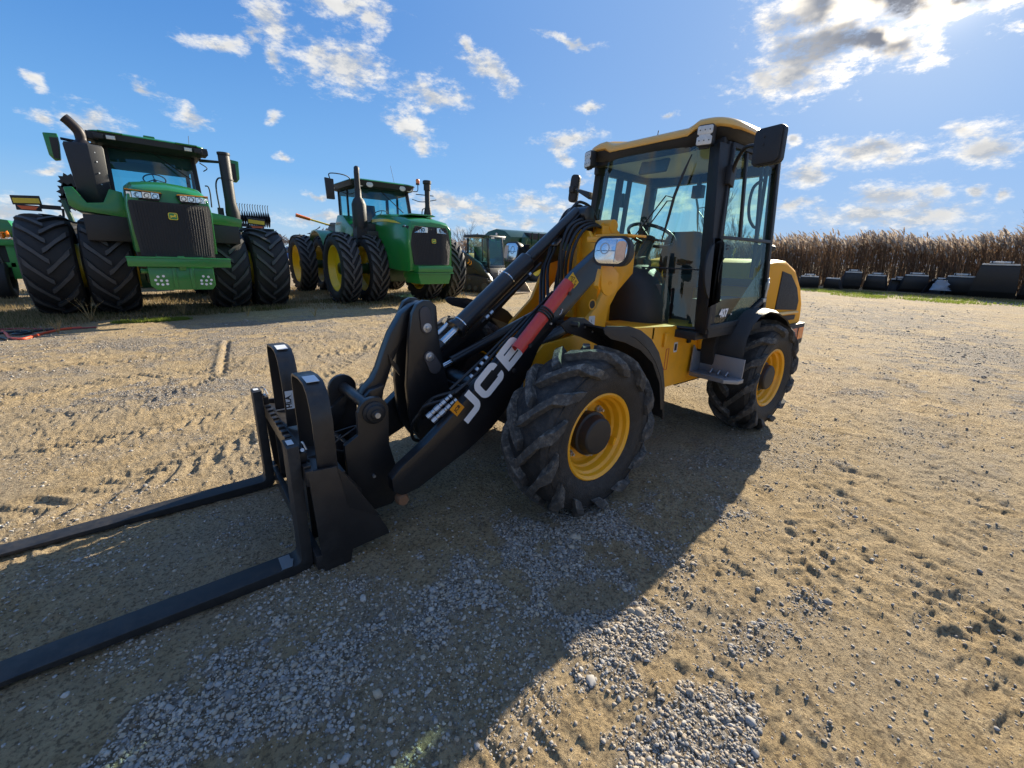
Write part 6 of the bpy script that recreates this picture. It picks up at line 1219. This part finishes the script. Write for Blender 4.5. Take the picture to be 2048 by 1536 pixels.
# ------------------------------------------------------------------ bare trees, far tree line, parked cars far off
BARK = mat('bark', (.10, .075, .06), .9, var=.3)
def bare_tree(x, y, H, seed, lab, lean=0, spread=1.0, grp='bare trees beyond the reeds', depth=5):
    r = random.Random(seed); root = empty('bare_tree', (x, y, 0)); tag(root, lab, 'tree', grp); tm = MB(); cm = MB()
    def grow(p, d, L, rad, lvl):
        n = 3; pts = [p]; dd = d.copy()
        for i in range(n): dd = (dd + Vector((r.uniform(-.14, .14), r.uniform(-.14, .14), r.uniform(-.02, .10)))).normalized(); pts.append(pts[-1]+dd*L/n)
        mb = tm if lvl == 0 else cm; mb.tube(pts, [rad*(1-.45*i/n) for i in range(n+1)], 6 if lvl < 2 else 3, cap=False)
        if lvl >= depth: return
        for k in range(r.randint(2, 3) + (2 if lvl == 0 else 0)):
            q = r.uniform(.35, 1.0) if lvl == 0 else r.uniform(.3, 1.0); i = min(n-1, int(q*n)); bp = pts[i].lerp(pts[i+1], q*n-i); a = r.uniform(0, 6.28); sp = r.uniform(.35, .8)*spread
            nd = (dd + Vector((math.cos(a)*sp, math.sin(a)*sp, r.uniform(0, .25)))).normalized(); grow(bp, nd, L*r.uniform(.55, .75), rad*.52, lvl+1)
        grow(pts[-1], dd, L*.7, rad*.55, lvl+1)
    grow(Vector((0, 0, -.1)), Vector((lean, 0, 1)).normalized(), H*.36, H*.016, 0)
    tm.build('trunk', BARK, root, smooth=50); cm.build('crown', BARK, root, smooth=0)
bare_tree(-40, 1.2, 6.8, 3, 'bare tree standing above the reeds at the right edge')
bare_tree(-34.5, -17.5, 7.5, 5, 'bare sapling seen through the loader cab door', spread=.6); bare_tree(-36, -15.2, 5.8, 9, 'thin bare tree right of the sapling, seen through the loader cab door', spread=.6)
bare_tree(-27, -44, 5.6, 12, 'bare round tree behind the middle tractor nose'); bare_tree(-31, -45, 4.6, 14, 'low bare tree above the track loader cab'); bare_tree(-37, -47, 4.4, 17, 'low spreading bare tree left of the grain cart')
def far_trees():
    rs = np.random.RandomState(21); V = []; F = []; nv = 0
    for i in range(5200):
        a = np.radians(rs.uniform(-185, -60)); d = rs.uniform(230, 300); x = 1.7+d*math.cos(a); y = 2.2+d*math.sin(a); H = 6.5 + 3.5*math.sin(a*23)+2.2*math.sin(a*61+1) + 2*math.sin(a*11+2); z = rs.uniform(0, 1)**.8*max(2.5, H); s = rs.uniform(.5, 1.6)
        p = rs.normal(0, s, (3, 3)); V += [(x+p[j][0], y+p[j][1], max(0, z+p[j][2]*.9)) for j in range(3)]; F.append((nv, nv+1, nv+2)); nv += 3
    me = bpy.data.meshes.new('tree_line'); me.from_pydata(V, [], F); me.materials.append(leafmat('far trees', (.13, .12, .12), .2)); o = bpy.data.objects.new('tree_line', me); COL.objects.link(o); tag(o, 'distant bare grey tree line on the horizon', 'tree line', kind='stuff')
far_trees()
def car(x, y, rz, col, lab):
    T = empty('parked_car', (x, y, 0), rz); tag(T, lab, 'car', 'vehicles parked far across the yard'); mt = mat('car paint', col, .25, coat=.6)
    m = MB(); m.loft([[(p, s*.9, q) for p, q in [(-2.3, .35), (-2.35, .9), (-1.9, 1.0), (2.0, .95), (2.3, .75), (2.3, .35)]] for s in (-1, 1)]); m.build('body', mt, T, bev=.06); m = MB(); m.prism([(-1.7, .98), (-1.3, 1.5), (.6, 1.5), (1.3, .98)], 1, -.8, .8); m.build('cabin', GLSD if False else mat('car windows', (.03, .04, .05), .1, coat=.5), T, bev=.05)
    m = MB(); m.bb(-1.25, .55, -.78, .78, 1.50, 1.56); m.build('roof', mt, T, bev=.03)
    for wx in (-1.4, 1.45):
        for s in (-1, 1): m = MB(); m.cyl((wx, s*.7, .33), (wx, s*.92, .33), .33, 20); m.build('wheel', RUBT, T, bev=.02)
car(-9.2, -52, R(8), (.04, .12, .35), 'blue car parked far off between the two tractors'); car(-12.8, -58, R(4), (.6, .62, .65), 'pale silver car parked far off beside the blue one')
car(23, -70, R(15), (.5, .5, .52), 'silver car parked far off by the left edge')

# ------------------------------------------------------------------ grass and weeds
def grass(name, spots, n, hmin, hmax, mt, lab, w=.004, seed=1, lean=.5):
    rs = np.random.RandomState(seed); V = []; F = []; nv = 0
    for cx, cy, rx, ry, sh in spots:
        k = int(n*sh); a = rs.uniform(0, 6.283, k); q = np.sqrt(rs.rand(k)); xs = cx+rx*q*np.cos(a); ys = cy+ry*q*np.sin(a); dens = fbm(xs*1.2, ys*1.2, 300+seed, 3); keep = dens > rs.uniform(-.45, .15, k); xs = xs[keep]; ys = ys[keep]; z = height(xs, ys)
        for x, y, zz in zip(xs, ys, z):
            h = rs.uniform(hmin, hmax); b = rs.uniform(0, 6.28); lx, ly = math.cos(b)*h*lean*rs.rand(), math.sin(b)*h*lean*rs.rand(); c, s = math.cos(b+1.57)*w, math.sin(b+1.57)*w
            V += [(x-c, y-s, zz-.005), (x+c, y+s, zz-.005), (x+lx*.4+c*.7, y+ly*.4+s*.7, zz+h*.6), (x+lx, y+ly, zz+h), (x+lx*.4-c*.7, y+ly*.4-s*.7, zz+h*.6)]; F.append((nv, nv+1, nv+2, nv+3, nv+4)); nv += 5
    me = bpy.data.meshes.new(name); me.from_pydata(V, [], F); me.materials.append(mt); o = bpy.data.objects.new(name, me); COL.objects.link(o); tag(o, lab, 'grass', kind='stuff')
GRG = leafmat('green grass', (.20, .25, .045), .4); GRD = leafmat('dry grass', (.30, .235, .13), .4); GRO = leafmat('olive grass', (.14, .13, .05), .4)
grass('green_grass', [(-26.2, -5.6, 1.1, 1.8, .16), (-23.9, -3.4, 1.3, 1.6, .18), (-24.6, -1.6, 1.2, 2.0, .18), (-26.5, 1.5, 1.6, 2.2, .10), (-27.5, -3.6, 1.3, 3.4, .16)], 9000, .03, .11, GRG, 'bright green grass strip in front of the buckets', .012, 1)
grass('yard_grass', [(2.15, -8.62, .60, .16, .30), (1.8, -8.5, .3, .10, .10)], 9000, .02, .07, GRG, 'small bright green grass patch in the sun before the left tractor', .005, 2)
grass('dry_grass', [(2, -11.8, 3.6, 2.9, 1.0), (-2.9, -11.2, 3.4, 2.6, .7), (4.6, -9.2, 1.6, 1.5, .3), (-1.0, -14, 3, 2.5, .5), (-7.5, -12.5, 2.5, 2.2, .3), (5, -14, 2, 3, .4), (-28.6, -3.5, 1.5, 6.5, .5)], 14000, .02, .12, GRD, 'short dry straw coloured grass growing under and around the tractors', .005, 3)
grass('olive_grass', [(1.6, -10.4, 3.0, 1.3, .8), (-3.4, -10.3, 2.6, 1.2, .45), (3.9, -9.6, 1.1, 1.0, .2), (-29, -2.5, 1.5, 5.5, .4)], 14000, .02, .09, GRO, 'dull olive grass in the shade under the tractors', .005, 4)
def weed(x, y, h, seed, lab, mt):
    r = random.Random(seed); z = float(height(np.array([x]), np.array([y]))[0]); T = empty('dry_weed', (x, y, z)); tag(T, lab, 'weed', 'dry weeds in the yard'); m = MB(); l = MB()
    for k in range(9):
        a = r.uniform(0, 6.28); s = r.uniform(.2, .8); p = [Vector((0, 0, 0)), Vector((math.cos(a)*s*h*.4, math.sin(a)*s*h*.4, h*.6)), Vector((math.cos(a)*s*h*.8, math.sin(a)*s*h*.8, h*r.uniform(.7, 1)))]; m.tube(p, [.004, .003, .001], 4)
        for j in range(5): b = p[1].lerp(p[2], r.random()); e = b+Vector((r.uniform(-.05, .05), r.uniform(-.05, .05), r.uniform(.0, .05))); l.add([b, (b+e)/2+Vector((.004, .004, 0)), e], [(0, 1, 2)])
    m.build('stalks', mt, T); l.build('leaves', mt, T, smooth=0)
WD = leafmat('dry weed', (.42, .30, .14), .3)
weed(.55, -8.45, .20, 1, 'pale bushy dry weed at the edge of the left tractor shadow', WD); weed(1.62, -9.35, .30, 2, 'tall thin weed with a yellow tip in front of the left tractor', WD); weed(-.62, -7.75, .20, 3, 'small leaning straw weed between the two tractors', WD)
weed(3.05, -9.15, .45, 4, 'thin grey weed rising before the outer left tyre of the big tractor', WD); weed(3.3, -7.7, .22, 5, 'short straw weed standing in the hose heap', WD)
